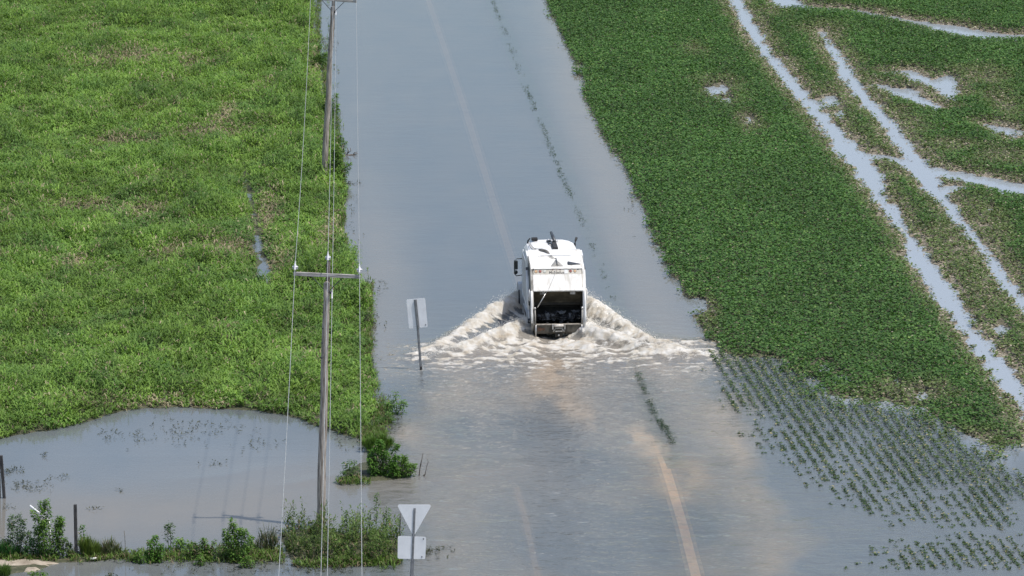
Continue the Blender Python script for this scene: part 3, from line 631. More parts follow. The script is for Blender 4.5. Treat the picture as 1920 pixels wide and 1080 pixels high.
# ------------------------------------------------------------------ single plants
def weed(name, px, py, hpx, wpx, label, cat='weed', dark=(.040, .090, .02), light=(.145, .265, .045), nl=500, style='leafy', stalks=7, group=None, dry=.04, leafl=(.07, .13)):
    g = ground_pt(px, py); sc = 30.3*(1314+py)/1314; hm = hpx/(sc*CT); wm = wpx/sc
    root = empty(name, (g.x, g.y, -.05)); tag(root, label, cat, group)
    bm = bmesh.new(); tops = []
    for i in range(stalks):
        f = (i+.5)/stalks-.5; bx_ = f*wm*.62+random.gauss(0, .02); by_ = random.gauss(0, wm*.12+.02)
        env = 1-(abs(f)*1.7)**2*.62 if style != 'ragged' else random.uniform(.45, 1)
        th_ = hm*env*(random.uniform(.62, 1.04) if i != stalks//2 else 1.0); ln = random.gauss(0, .09)*th_+f*.25*wm
        p = [(bx_*.6, by_*.7, 0), (bx_+ln*.25, by_, th_*.45), (bx_+ln*.7, by_+random.gauss(0, .03), th_*.8), (bx_+ln, by_, th_)]
        tube(bm, p, [.014, .011, .008, .003], 5); tops.append(p)
    finish('stem', bm, M_stem, root, smooth=True)
    nn = int(nl*1.7); ii = rng.integers(0, stalks, nn); tt = rng.uniform(.04 if style != 'tower' else .2, 1.0, nn)**.9
    P = np.array(tops); zz = tt*3; i0 = np.minimum(zz.astype(int), 2); fr_ = (zz-i0)[:, None]
    c_ = P[ii, i0]*(1-fr_)+P[ii, i0+1]*fr_
    rad = (wm/stalks*1.15+.03)*(1.2-.85*tt)
    a_ = rng.uniform(0, 6.28, nn); rr = rng.uniform(.1, 1.0, nn)*rad; c_ = c_+np.stack([np.cos(a_)*rr, np.sin(a_)*rr, rng.normal(0, .02, nn)], 1)
    r0 = rng.uniform(0, 1, nn)*.75+.25*tt; col = mixc(dark, light, r0)
    isd = rng.uniform(0, 1, nn) < dry; col[isd] = mixc((.12, .10, .06), (.30, .26, .16), r0)[isd]
    if style in ('leafy', 'tower', 'ragged'):
        V, f4, C = leaves(c_, rng.uniform(-.3, 1.0, nn), a_, rng.uniform(*leafl, nn), rng.uniform(.035, .065, nn), col)
        mesh_np('foliage', V, f4, M_leaf, C, parent=root)
    else:
        V, f4, f3, C = blades(c_*np.array([1, 1, .55]), a_, rng.uniform(.05, .5, nn), rng.uniform(.2, .45, nn)*min(1, hm/.9), rng.uniform(.015, .03, nn), rng.uniform(.1, .6, nn), col)
        mesh_np('foliage', V, f4, M_leaf, C, f3, parent=root)
    return root
weed('tall_weed', 92, 1050, 118, 56, 'tallest bright green leafy weed on the silt spit, left of the dark post', nl=1700, stalks=8, leafl=(.08, .15))
weed('tall_weed', 30, 1044, 82, 56, 'grey green bushy weed at the left end of the silt spit', dark=(.04, .08, .035), light=(.11, .17, .075), nl=900, stalks=7)
weed('low_weed', 4, 1046, 44, 70, 'low dark green weeds at the very left of the silt spit', nl=700, dark=(.03, .09, .03), light=(.07, .17, .045), style='grass', stalks=8)
weed('low_weed', 62, 1048, 42, 40, 'short dense weed between the grey green bush and the tall bright one', nl=500, dark=(.03, .09, .03), light=(.08, .17, .045), stalks=6)
weed('grass_clump', 124, 1046, 42, 34, 'olive green clump at the left foot of the dark post', nl=380, dark=(.04, .075, .02), light=(.11, .17, .05))
weed('grass_clump', 168, 1046, 52, 46, 'yellowish green grassy clump just right of the dark post', nl=650, style='grass', dark=(.06, .10, .02), light=(.15, .21, .05), stalks=9)
weed('tall_weed', 158, 1040, 66, 20, 'thin leaf topped weed rising right behind the dark post', nl=120, style='tower', stalks=2, light=(.10, .19, .06))
weed('grass_clump', 205, 1044, 44, 50, 'ragged clump of dry upright stalks right of the dark post', nl=260, style='grass', dark=(.05, .07, .03), light=(.12, .15, .06), stalks=10, dry=.3)
weed('small_weed', 262, 1055, 24, 22, 'smallest weed in open water, left of the bright leafy weed', nl=110, stalks=4)
weed('leafy_weed', 289, 1054, 54, 34, 'bright leafy weed standing alone in the water, its leaves down to the surface', nl=560, stalks=5, light=(.13, .27, .04), leafl=(.08, .14))
weed('tall_weed', 318, 1030, 62, 18, 'slender airy weed of stacked leaves behind the bright lone weed', nl=110, style='tower', stalks=2, dark=(.05, .08, .045), light=(.11, .17, .07))
weed('small_weed', 334, 1036, 30, 34, 'low weed at the foot of the slender airy weed', nl=260, stalks=5)
weed('leafy_weed', 378, 1048, 66, 66, 'wide ragged weed with dry stalks between the airy weed and the bushy weed', nl=800, style='ragged', stalks=12, dry=.22)
weed('leafy_weed', 443, 1052, 84, 66, 'broad bushy bright green weed left of the pole thicket', nl=1300, stalks=9, leafl=(.08, .14))
weed('small_weed', 463, 1064, 26, 26, 'low weed at the waterside foot of the broad bushy weed', nl=160, stalks=4)
weed('small_weed', 375, 1060, 26, 18, 'tiny weed in the water below the wide ragged weed', nl=90, stalks=3)
weed('grass_clump', 502, 1035, 62, 44, 'sparse dark upright stalks between the bushy weed and the pole thicket', nl=170, style='grass', dark=(.03, .045, .025), light=(.08, .11, .05), stalks=9, dry=.35)
weed('small_weed', 8, 1082, 34, 26, 'grassy weed tuft in the bottom left corner', nl=260, style='grass', stalks=6, light=(.12, .2, .04))
weed('small_weed', 75, 1092, 26, 60, 'low weeds at the bottom edge in front of the silt spit', nl=320, stalks=8)
weed('small_weed', 210, 1088, 20, 26, 'dark drooping weed at the bottom edge in open water', nl=50, stalks=4, dark=(.02, .03, .015), light=(.05, .07, .03))
weed('leafy_weed', 742, 776, 44, 42, 'pale green weed alone in the water beside the meadow corner', nl=360, stalks=6, light=(.15, .27, .06), dark=(.06, .13, .03))
weed('small_weed', 722, 795, 26, 40, 'small weed between the meadow corner and the lone pale weed', nl=190, stalks=5, light=(.11, .2, .05))
weed('leafy_bush', 716, 893, 72, 74, 'dense bright bush on the small islet by the road edge', 'bush', nl=2000, stalks=10, light=(.11, .235, .035), leafl=(.09, .15))
weed('leafy_bush', 755, 893, 44, 46, 'smaller bush at the right end of the islet', 'bush', nl=700, stalks=7, leafl=(.09, .15))
weed('small_weed', 655, 897, 38, 34, 'spindly weed at the left end of the islet', nl=240, stalks=5, light=(.10, .18, .05))
weed('leafy_bush', 708, 845, 42, 62, 'soft green tuft between the meadow corner and the islet', 'bush', nl=1000, style='grass', stalks=8, light=(.12, .21, .04), dark=(.06, .12, .025))
weed('tall_weed', 628, 250, 50, 16, 'narrow dark weed behind the foot of the far pole', nl=160, stalks=3, style='tower', light=(.08, .15, .04))
weed('leafy_bush', 634, 338, 70, 40, 'full dark green shrub at the water just right of the far pole foot', 'bush', nl=900, stalks=7, leafl=(.12, .20))
weed('leafy_bush', 622, 215, 50, 30, 'shrub at the meadow edge higher up behind the far pole', 'bush', nl=600, stalks=6, leafl=(.12, .20))
weed('leafy_bush', 600, 130, 50, 30, 'rounded shrub on the meadow edge left of the far pole', 'bush', nl=600, stalks=6, leafl=(.12, .20))
weed('leafy_bush', 668, 575, 60, 44, 'dark shrub at the meadow edge right of the near pole, below the crossarm', 'bush', nl=800, stalks=7, leafl=(.10, .18))
weed('leafy_weed', 640, 283, 36, 22, 'weed with a rounded top beside the dead branch', nl=260, stalks=4)
weed('leafy_weed', 630, 465, 44, 30, 'weed on the meadow edge beside the near crossarm', nl=260, stalks=4)
weed('leafy_weed', 690, 610, 34, 16, 'thin dry weed leaning over the water at the meadow edge', nl=90, stalks=3, dark=(.05, .06, .03), light=(.13, .15, .08), dry=.3)
# the thicket round the pole foot
g = ground_pt(640, 1030); root = empty('weed_thicket', (g.x, g.y, 0)); tag(root, 'dense thicket of willowy weeds round the foot of the near pole', 'thicket')
sx, sy = scatter(*sorted((THICKET[:, 0].min(), THICKET[:, 0].max())), THICKET[:, 1].min(), THICKET[:, 1].max(), 24)
k = signed(sx, sy, THICKET) > .05; sx, sy = sx[k], sy[k]
pxl = sx/(sy*CT+H*ST)*F+960
ph = (.25+1.35*sstep(.3, .7, fbm(sx*2.4, sy*.9, 151, 3)))*rng.uniform(.6, 1.15, len(sx)); ph *= np.where(pxl < 605, 1.02, .95)*(.6+.4*sstep(0, .5, signed(sx, sy, THICKET)))
nb = 26; n = len(sx)*nb; rep = lambda q: np.repeat(q, nb); tt = np.tile(np.linspace(.03, 1, nb), len(sx))
az = rng.uniform(0, 6.3, n); lean = rng.normal(0, .14, (len(sx), 2))
bx = rep(sx)+rep(lean[:, 0])*tt*rep(ph)+rng.normal(0, .03, n); by = rep(sy)+rep(lean[:, 1])*tt*rep(ph)+rng.normal(0, .03, n)
r0 = rng.uniform(0, 1, n); c = mixc((.034, .066, .018), (.135, .205, .050), r0*.7+.3*tt); c *= np.where(rep(pxl) < 610, .78, 1.05)[:, None]
isd = rng.uniform(0, 1, n) < .22*(1.2-tt); c[isd] = mixc((.12, .09, .05), (.30, .25, .15), r0)[isd]
V, f4, f3, C = blades(np.stack([bx-g.x, by-g.y, rep(ph)*tt], 1), az, rng.uniform(.4, 1.2, n), rng.uniform(.09, .20, n), rng.uniform(.024, .052, n), rng.uniform(.3, 1.1, n), c)
mesh_np('foliage', V, f4, M_leaf, C, f3, parent=root)
bm = bmesh.new()
for i in range(0, 0, 2):
    tube(bm, [(sx[i]-g.x, sy[i]-g.y, -.05), (sx[i]-g.x+lean[i, 0]*ph[i]*.5, sy[i]-g.y+lean[i, 1]*ph[i]*.5, ph[i]*.5), (sx[i]-g.x+lean[i, 0]*ph[i], sy[i]-g.y+lean[i, 1]*ph[i], ph[i]*.98)], [.012, .009, .003], 4)
bm.free()
bm = bmesh.new(); tube(bm, [(-.9, .5, -.05), (-.86, .5, .6), (-.95, .48, 1.2)], [.014, .010, .003], 5); finish('stem', bm, M_stem, root)
for (px, hp, nl_) in ((548, 74, 90), (648, 66, 110), (704, 92, 120), (722, 70, 130)):
    g2 = ground_pt(px, 1035); hm = hp*1.25/54; bm = bmesh.new(); tube(bm, [(g2.x-g.x, g2.y-g.y, 0), (g2.x-g.x+.06, g2.y-g.y, hm)], [.012, .004], 5); finish('stem', bm, M_stem, root)
    tt = rng.uniform(.45, 1, nl_); a_ = rng.uniform(0, 6.3, nl_)
    c_ = np.stack([g2.x-g.x+.06*tt+rng.normal(0, .05, nl_), g2.y-g.y+rng.normal(0, .05, nl_), hm*tt], 1)
    V, f4, C = leaves(c_, rng.uniform(-.2, .9, nl_), a_, rng.uniform(.08, .14, nl_), rng.uniform(.03, .06, nl_), mixc((.05, .09, .03), (.12, .20, .06), rng.uniform(0, 1, nl_)))
    mesh_np('foliage', V, f4, M_leaf, C, parent=root)

# ------------------------------------------------------------------ bare sticks, posts, flotsam
def post(name, Ypx, p_bot, p_top, r, mat, label, cat, seg=8, bury=.3, square=False):
    g = ground_pt(*p_bot); Yb = g.y; tp = upright_pt(Yb, *p_top); bm = bmesh.new(); d = (tp-g); b0 = -d.normalized()*bury
    if square:
        zq = d.normalized(); xq = Vector((1, 0, 0)); yq = zq.cross(xq).normalized(); xq = yq.cross(zq)
        rot = Matrix((xq, yq, zq)).transposed(); L = d.length+bury
        box(bm, b0+zq*L/2, (r*2, r*2, L), rot)
        o = finish(name, bm, mat, bevel=.008)
    else:
        nseg = 6; pp = [b0+(d-b0)*(i/nseg) + Vector((random.gauss(0, .006), random.gauss(0, .006), 0)) for i in range(nseg+1)]
        tube(bm, pp, [r*(1-.25*i/nseg) for i in range(nseg+1)], seg); o = finish(name, bm, mat, smooth=True)
    o.location = g; tag(o, label, cat); return o
post('fence_post', 0, (8, 934), (2, 854), .055, M_fence, 'dark post leaning left at the far left pond edge, the taller of the pair', 'fence post', square=True)
post('fence_post', 0, (-1, 934), (-3, 862), .05, M_fence, 'dark post cut by the left frame edge, beside its taller twin', 'fence post', square=True)
post('fence_post', 0, (143, 1046), (141, 946), .055, M_fence, 'dark upright post among the weeds on the silt spit', 'fence post', square=True)
post('dead_stalk', 0, (236, 1046), (233, 995), .012, M_deadstem, 'bare grey stalk standing alone at the right end of the silt spit', 'stalk')
post('thin_stake', 0, (751, 1040), (750, 962), .022, M_fence, 'thin dark stake standing behind the triangular sign', 'stake')
def twig(name, px, py, paths, label, cat, mat=M_dead):
    g = ground_pt(px, py); bm = bmesh.new()
    for pth, r in paths:
        P = [upright_pt(g.y+dy, x_, y_)-g for (x_, y_, dy) in pth]; tube(bm, P, [r*(1-.6*i/(len(P)-1)) for i in range(len(P))], 6)
    o = finish(name, bm, mat, smooth=True); o.location = g; tag(o, label, cat); return o
twig('dead_twig', 786, 892, [([(786, 897, 0), (786, 892, 0), (788, 873, .02), (791, 862, 0), (793, 850, .03)], .03), ([(788, 876, 0), (790, 870, 0), (789, 864, 0)], .014)], 'taller bare twig sticking out of the water right of the islet', 'twig')
twig('dead_twig', 797, 892, [([(795, 896, 0), (797, 890, 0), (800, 875, 0), (803, 866, .02), (801, 860, 0)], .02), ([(794, 893, 0), (798, 888, 0)], .035)], 'shorter hooked twig at the right of the taller bare twig', 'twig')
twig('dead_branch', 648, 291, [([(628, 292, .1), (640, 292, 0), (652, 291, 0), (663, 290, 0), (670, 288, .1)], .06), ([(634, 292, 0), (633, 282, 0), (637, 268, 0)], .035), ([(636, 290, 0), (641, 282, 0), (644, 270, 0)], .04),
      ([(650, 291, 0), (653, 284, 0), (652, 277, 0)], .04), ([(653, 286, 0), (658, 283, 0), (657, 277, 0)], .035), ([(662, 290, 0), (665, 286, 0), (670, 285, 0)], .03), ([(663, 290, 0), (667, 293, 0), (670, 297, 0)], .02)],
     'grey dead branch with upturned stubs lying in the water by the far pole', 'dead branch')
twig('driftwood', 652, 345, [([(634, 346, 0), (645, 344, 0), (653, 345, 0)], .07), ([(636, 344, 0), (637, 340, 0)], .05), ([(645, 343, 0), (648, 340, 0)], .04), ([(652, 345, 0), (654, 340, 0)], .035), ([(653, 346, 0), (676, 344, .1)], .012)],
     'dark sodden lump of driftwood in the water below the far pole', 'driftwood', M_black)
# white pipe leaning out of the tall weed
g = ground_pt(82, 1040); bm = bmesh.new(); a_ = upright_pt(g.y+.1, 56, 948)-g; b_ = upright_pt(g.y-.15, 92, 976)-g
tube(bm, [a_, a_+(b_-a_)*.5, b_], .035, 10); c_ = upright_pt(g.y-.1, 98, 1045)-g; tube(bm, [b_, c_], .02, 8)
o = finish('white_pipe', bm, M_plastic, smooth=True); o.location = g; tag(o, 'white tilted pipe end poking out left of the tallest weed', 'pipe')
# bottle on the silt
g = ground_pt(177, 1049, .05); bm = bmesh.new(); L = [(-.14, .030), (-.13, .04), (.05, .042), (.09, .02), (.12, .014), (.135, .014)]
tube(bm, [(x_*1.0, x_*.15, .03) for x_, _ in L], [r for _, r in L], 12); o = finish('plastic_bottle', bm, M_plastic, smooth=True); o.location = g
tag(o, 'white plastic bottle lying on the silt below the dry stalks', 'bottle')
# silt banks
def bank(name, poly, hgt, label):
    P = gp(poly); c0 = P.mean(0); bm = bmesh.new(); rings = []
    n_ = 56; per = np.vstack([P, P[:1]]); sl_ = np.r_[0, np.cumsum(np.hypot(*np.diff(per, axis=0).T))]; tq = np.linspace(0, sl_[-1], n_, endpoint=False)
    bx_ = np.interp(tq, sl_, per[:, 0]); by_ = np.interp(tq, sl_, per[:, 1])
    for f, z_ in ((1.0, -.05), (.93, .012), (.8, hgt*.6), (.55, hgt), (.25, hgt*1.05)):
        rings.append([bm.verts.new((c0[0]+(bx_[i]-c0[0])*f*(1+.06*math.sin(i*1.9)+random.gauss(0, .012)), c0[1]+(by_[i]-c0[1])*f*(1+.08*math.sin(i*1.3+1)), z_+random.gauss(0, .004))) for i in range(n_)])
    for a, b in zip(rings, rings[1:]):
        for i in range(n_): bm.faces.new((a[i], a[(i+1) % n_], b[(i+1) % n_], b[i]))
    bm.faces.new(rings[-1]); o = finish(name, bm, M_mud, smooth=True); tag(o, kind='structure'); return o
bank('silt_bank', [(-60, 1056), (0, 1050), (50, 1049), (100, 1052), (112, 1056), (90, 1062), (60, 1066), (20, 1069), (-60, 1075)], .10, '')
bank('silt_bank', [(44, 1066), (70, 1064), (76, 1069), (60, 1073), (45, 1073)], .06, '')
bank('silt_bank', [(120, 1049), (180, 1043), (235, 1040), (240, 1044), (190, 1050), (150, 1053)], .07, '')

# ------------------------------------------------------------------ utility poles
def insulator(bm_p, bm_s, c):
    c = Vector(c); cyl(bm_s, c+Vector((0, 0, -.12)), c+Vector((0, 0, .05)), .014, 8)
    tube(bm_p, [c+Vector((0, 0, z_)) for z_ in (.0, .02, .05, .055, .075, .08, .11, .115, .15, .17, .19)], [.03, .095, .09, .04, .04, .11, .10, .05, .05, .035, .03], 14)
ANCH = {}
def utility_pole(px, py, top, arm_l, arm_r, ins, cap, scale, label, hook, key, dark_top):
    g = ground_pt(px, py); Yb = g.y; root = empty('utility_pole', g); tag(root, label, 'utility pole', 'wooden poles of the power line')
    tp = upright_pt(Yb, *top)-g; ex = upright_pt(Yb, *cap)-g
    bm = bmesh.new(); k = 14; pp = [Vector((0, 0, -.6))+(tp-Vector((0, 0, -.6)))*(i/k)+Vector((math.sin(i*1.1)*.012, math.cos(i*.8)*.01, 0)) for i in range(k+1)]
    rr = [(.165-.055*i/k)*(1+.05*math.sin(i*2.3)) for i in range(k+1)]
    pp.append(tp+Vector((0, 0, .05))); rr.append(.06); tube(bm, pp, rr, 18); finish('shaft', bm, M_pole, root, smooth=True)
    bm = bmesh.new(); lo = tp+Vector((0, .13, -1.1)); tube(bm, [lo, lo+(ex-lo)*.5+Vector((0, .10, 0)), ex+Vector((0, .1, -.02))], [.08, .08, .07], 14); finish('top_extension', bm, M_pole_dark, root, smooth=True)
    a = upright_pt(Yb-.14, *arm_l)-g; b = upright_pt(Yb-.14, *arm_r)-g; d = (b-a); L = d.length; xq = d.normalized(); yq = Vector((0, 1, 0)); zq = xq.cross(yq).normalized(); yq = zq.cross(xq)
    rot = Matrix((xq, yq, zq)).transposed(); bm = bmesh.new(); box(bm, (a+b)/2, (L, .10, .125), rot); finish('crossarm', bm, M_arm, root, bevel=.008)
    mid = (a+b)/2
    for s, q in ((-1, a), (1, b)):
        bm = bmesh.new(); e = mid+(q-mid)*.48; z1 = Vector((e.x, e.y+.08, e.z-.06)); z2 = Vector((mid.x+s*.08, .02, mid.z-.58)); tube(bm, [z1, z2], .016, 6); finish('brace', bm, M_steel, root)
    pts = []
    for (ix, iy) in ins:
        c = upright_pt(Yb-(.14 if abs(ix-cap[0]) > 20*scale else -.1), ix, iy)-g; bmp, bms = bmesh.new(), bmesh.new(); insulator(bmp, bms, c)
        i_ = finish('insulator', bmp, M_porc, root, smooth=True); finish('pin', bms, M_steel, i_)
        pts.append(g+c+Vector((0, 0, .20)))
    c = upright_pt(Yb-.16, *hook)-g; bmp = bmesh.new(); cyl(bmp, c+Vector((0, 0, -.05)), c+Vector((0, 0, .05)), .045, 12); finish('spool', bmp, M_steel, root, smooth=True)
    pts.append(g+c+Vector((.05, 0, 0)))
    for fz in (.70, .76, .82): bm = bmesh.new(); q = tp*fz; cyl(bm, q+Vector((-.10, -.14, 0)), q+Vector((-.10, -.19, 0)), .03, 8); finish('bolt', bm, M_steel, root)
    ANCH[key] = pts; return root
utility_pole(600, 988, (612.5, 531), (550, 513), (676, 519), [(553.5, 505), (615, 487), (674, 510)], (615.5, 490), 1.0,
             'near grey wooden pole rising from the weed thicket beside the pond', (620, 548), 'near', True)
utility_pole(606, 338, (624, 14), (580, -4), (669, 3), [(583, -10), (625, -26), (668, -4)], (625, -20), .72,
             'far wooden pole at the meadow edge by the dead branch, top at the frame edge', (628, 22), 'far', True)
sl_dir = Vector(((659-960)/F*CT, 1.0, 0))
WL = ['left power wire strung over the meadow and pond', 'centre power wire carried on the pole tops', 'right power wire strung over the road edge', 'lower neutral wire clipped to the right side of the poles']
for k in range(4):
    a = ANCH['near'][k]; b = ANCH['far'][k]; span = b.y-a.y; sag = .75
    def cat_pts(p, q, sag, n=24): return [p.lerp(q, i/n)-Vector((0, 0, 4*sag*(i/n)*(1-i/n))) for i in range(n+1)]
    step = (b-a); c = a-Vector((sl_dir.x*span, span, 0)); e = b+Vector((sl_dir.x*span, span, 0))
    pts = cat_pts(c, a, sag)[:-1]+cat_pts(a, b, sag)[:-1]+cat_pts(b, e, sag)
    bm = bmesh.new(); tube(bm, pts, .0095, 6)
    root = finish('power_wire', bm, M_alu, smooth=True); tag(root, WL[k], 'wire', 'wires of the power line')
    for A_, B_, C_ in ((c, a, b), (a, b, e)):
        bm = bmesh.new(); p1 = B_+(A_-B_).normalized()*.9-Vector((0, 0, .03)); p2 = B_+(C_-B_).normalized()*.55-Vector((0, 0, .03)); tube(bm, [p1, B_, p2], .026, 8)
        q = finish('armour_rod', bm, M_porc, root, smooth=True)
    ANCH[('w', k)] = pts

# ------------------------------------------------------------------ road signs
def rounded(pts2, r, n=5):
    out = []; m_ = len(pts2)
    for i in range(m_):
        p = Vector(pts2[i]); a = (Vector(pts2[i-1])-p).normalized(); b = (Vector(pts2[(i+1) % m_])-p).normalized()
        half = math.acos(max(-1, min(1, a.dot(b))))/2; dl = r/math.tan(half); s0 = p+a*dl; s1 = p+b*dl
        for k in range(n+1):
            t_ = k/n; out.append(((1-t_)**2)*s0+2*t_*(1-t_)*p+t_*t_*s1)
    return out
def plate(corners, r, thick, mat, parent, holes=()):
    # corners: 3D points in the sign's own frame, on a plane of near constant y
    c0 = sum(corners, Vector())/len(corners); p2 = rounded([(c.x, c.z) for c in corners], r); bm = bmesh.new()
    ya = c0.y; a = [bm.verts.new((p.x, ya, p.y)) for p in p2]; b = [bm.verts.new((p.x, ya+thick, p.y)) for p in p2]; n_ = len(p2)
    bm.faces.new(a); bm.faces.new(list(reversed(b)))
    for i in range(n_): bm.faces.new((a[i], b[i], b[(i+1) % n_], a[(i+1) % n_]))
    o = finish('sign_plate', bm, mat, parent)
    for h in holes:
        bm = bmesh.new(); cyl(bm, h+Vector((0, -.012, 0)), h+Vector((0, .002, 0)), .022, 10); finish('bolt', bm, M_black, o)
    return o
def channel(bm, a, b, wd, dp):
    """U channel post between two points, its back to the camera"""
    zq = (b-a).normalized(); yq = Vector((0, 1, 0)); xq = yq.cross(zq).normalized(); yq = zq.cross(xq); rot = Matrix((xq, yq, zq)).transposed(); L = (b-a).length; c = (a+b)/2
    box(bm, c, (wd*.55, .010, L), rot); box(bm, c-xq*wd*.36+yq*dp*.5, (.010, dp, L), rot); box(bm, c+xq*wd*.36+yq*dp*.5, (.010, dp, L), rot)
    box(bm, c-xq*wd*.5+yq*(dp+.006), (wd*.3, .010, L), rot); box(bm, c+xq*wd*.5+yq*(dp+.006), (wd*.3, .010, L), rot)
g = ground_pt(792, 694); root = empty('road_sign', (g.x, g.y, -.0)); tag(root, 'grey back of a rectangular road sign leaning left beside the wake', 'road sign')
U = lambda x_, y_, dy=0.0: upright_pt(g.y+dy, x_, y_)-g
plate([U(762, 561.5, .02), U(797, 558.5, .02), U(802, 613, .02), U(767, 616.5, .02)], .055, .006, M_signback, root, [U(798, 609, .02)])
bm = bmesh.new(); channel(bm, U(790.8, 694)-Vector((0, 0, .4)), U(779, 562), .075, .03); finish('sign_post', bm, M_post, root)
bm = bmesh.new(); channel(bm, U(784, 615, -.03), U(778.5, 562, -.03), .085, .02); finish('backing_bar', bm, M_post, root)
bm = bmesh.new(); box(bm, U(789.5, 690), (.09, .09, .14)); finish('post_sleeve', bm, M_fence, root, bevel=.01)
g = ground_pt(768, 1162); root = empty('yield_sign', (g.x, g.y, 0)); tag(root, 'pale back of a triangular sign above a rectangular plate, near the pole thicket', 'road sign')
U = lambda x_, y_, dy=0.0: upright_pt(g.y+dy, x_, y_)-g
plate([U(744, 946, .02), U(810, 946, .02), U(775.5, 1006, .02)], .07, .006, M_signback2, root)
plate([U(746, 1005, .02), U(799, 1006.5, .02), U(797.5, 1048.5, .02), U(745.5, 1047.5, .02)], .06, .006, M_signback2, root, [U(794, 1010.5, .02), U(791, 1044, .02)])
bm = bmesh.new(); channel(bm, U(767.5, 1162)-Vector((0, 0, .4)), U(777.5, 953), .085, .03); finish('sign_post', bm, M_post, root)

# ------------------------------------------------------------------ refuse truck  (local: x right, y forward from the sill, z above road)
WL_ = .35
truck = empty('garbage_truck', (T0.x, T0.y, -WL_), -math.atan2(rt[1], rt[0])*-1)
tag(truck, 'white rear loading garbage truck driving away through the flood water', 'garbage truck')
def zz(z): return z+WL_
def part(name, bm, mat, parent=None, **kw): return finish(name, bm, mat, parent or truck, **kw)
HW = 1.13
# container with crowned roof: sections along y
bm = bmesh.new(); sect = []
prof_r = [(HW, .75), (HW, 2.62), (HW-.03, 2.86), (HW-.13, 3.02), (HW-.34, 3.12), (.55, 3.17), (.2, 3.185)]
full = [(x_, z_) for x_, z_ in prof_r]+[(-x_, z_) for x_, z_ in reversed(prof_r)]
for y_ in (2.2, 5.45):
    sect.append([bm.verts.new((x_, y_, zz(z_))) for x_, z_ in full])
for i in range(len(full)): j = (i+1) % len(full); bm.faces.new((sect[0][i], sect[0][j], sect[1][j], sect[1][i]))
bm.faces.new(sect[0]); bm.faces.new(list(reversed(sect[1])))
body = part('container', bm, M_white, bevel=.015)
for y_ in (2.9, 3.7, 4.5, 5.3):
    for s in (-1, 1): bm = bmesh.new(); box(bm, (s*(HW+.025), y_, zz(1.75)), (.055, .12, 1.75)); part('side_rib', bm, M_white, body, bevel=.01)
for s in (-1, 1):
    for z_ in (2.64, .86): bm = bmesh.new(); box(bm, (s*(HW+.02), 3.9, zz(z_)), (.05, 3.0, .10)); part('side_rail', bm, M_white, body, bevel=.01)
for s in (-1, 1):
    bm = bmesh.new(); box(bm, (s*(HW+.008), 3.85, zz(1.75)), (.012, 3.2, 1.62)); part('side_shade_panel', bm, M_side, body)  # thin panel added to lay the side's shade over the white body
    bm = bmesh.new(); prism(bm, [(.95, zz(1.75)), (1.05, zz(2.45)), (1.35, zz(2.76)), (1.95, zz(2.86)), (2.2, zz(2.7)), (1.9, zz(2.0)), (1.5, zz(1.35))], s*(HW+.004), s*(HW+.018)); part('ram_recess', bm, M_steel, body)
# tailgate: side walls
side_prof = [(.02, .62), (.0, .70), (.06, 1.05), (.20, 1.50), (.35, 2.02), (.75, 2.64), (.85, 2.855), (1.4, 2.98), (2.35, 3.10), (2.35, .55), (1.9, .28), (.9, .20), (.35, .26)]
for s in (-1, 1):
    bm = bmesh.new(); prism(bm, [(y_, zz(z_)) for y_, z_ in side_prof], s*(HW-.10), s*(HW+.005)); sw = part('tailgate_side', bm, M_dirty_shade if s < 0 else M_rear, bevel=.012)  # left wall gets darker paint to carry its shade, right wall stays pale
    # raised flange round the opening edge
    bm = bmesh.new(); path = [(0.0, .72), (.06, 1.05), (.20, 1.50), (.35, 2.02)]
    tube(bm, [(s*(HW-.015), y_-.02, zz(z_)) for y_, z_ in path], .045, 8); part('edge_flange', bm, M_white, sw, smooth=True)
    bm = bmesh.new(); tube(bm, [(s*(HW+.05), .55, zz(2.05)), (s*(HW+.07), .45, zz(2.0)), (s*(HW+.07), .42, zz(1.62)), (s*(HW+.05), .5, zz(1.58))], .03, 8); part('grab_handle', bm, M_white, smooth=True)
# upper rear panel (above the opening)
bm = bmesh.new(); th_ = .05
prism(bm, [(.34, zz(2.02)), (.74, zz(2.64)), (.80, zz(2.61)), (.44, zz(2.02))], -(HW-.10), HW-.10); up_p = part('upper_panel', bm, M_rear, bevel=.006)
bm = bmesh.new(); prism(bm, [(.325, zz(2.03)), (.345, zz(2.065)), (.47, zz(2.02)), (.47, zz(1.985)), (.34, zz(1.985))], -(HW-.10), HW-.10); part('opening_lintel', bm, M_rear, bevel=.008)
# light bar
def on_bar(t_, off=0.0):   # a point on the bar face, t 0..1 from bottom to top, standing off by off
    y_ = .75+.10*t_; z_ = 2.645+.205*t_; n_ = Vector((0, -.9, .436)); return Vector((0, y_, zz(z_)))+n_*off
bm = bmesh.new(); prism(bm, [(.735, zz(2.64)), (.835, zz(2.855)), (.93, zz(2.86)), (.93, zz(2.60)), (.80, zz(2.60))], -(HW-.12), HW-.12); bar = part('light_bar', bm, M_bar, bevel=.006)
bm = bmesh.new(); prism(bm, [(.80, zz(2.855)), (.815, zz(2.885)), (.95, zz(2.895)), (.95, zz(2.862))], -(HW-.12), HW-.10); part('bar_hood', bm, M_rear, bevel=.004)
nb_ = Vector((0, -.9, .436))
for x_, r_, mt in ((-.90, .060, M_amber), (-.725, .058, M_red), (-.54, .058, M_clear), (.55, .055, M_red), (.73, .055, M_amber)):
    bm = bmesh.new(); c = on_bar(.52); c.x = x_; cyl(bm, c, c+nb_*.03, r_, 20); part('tail_light', bm, mt, bar, bevel=.006)
    bm = bmesh.new(); cyl(bm, c, c+nb_*.018, r_+.014, 20); part('light_ring', bm, M_dirty_shade, bar)
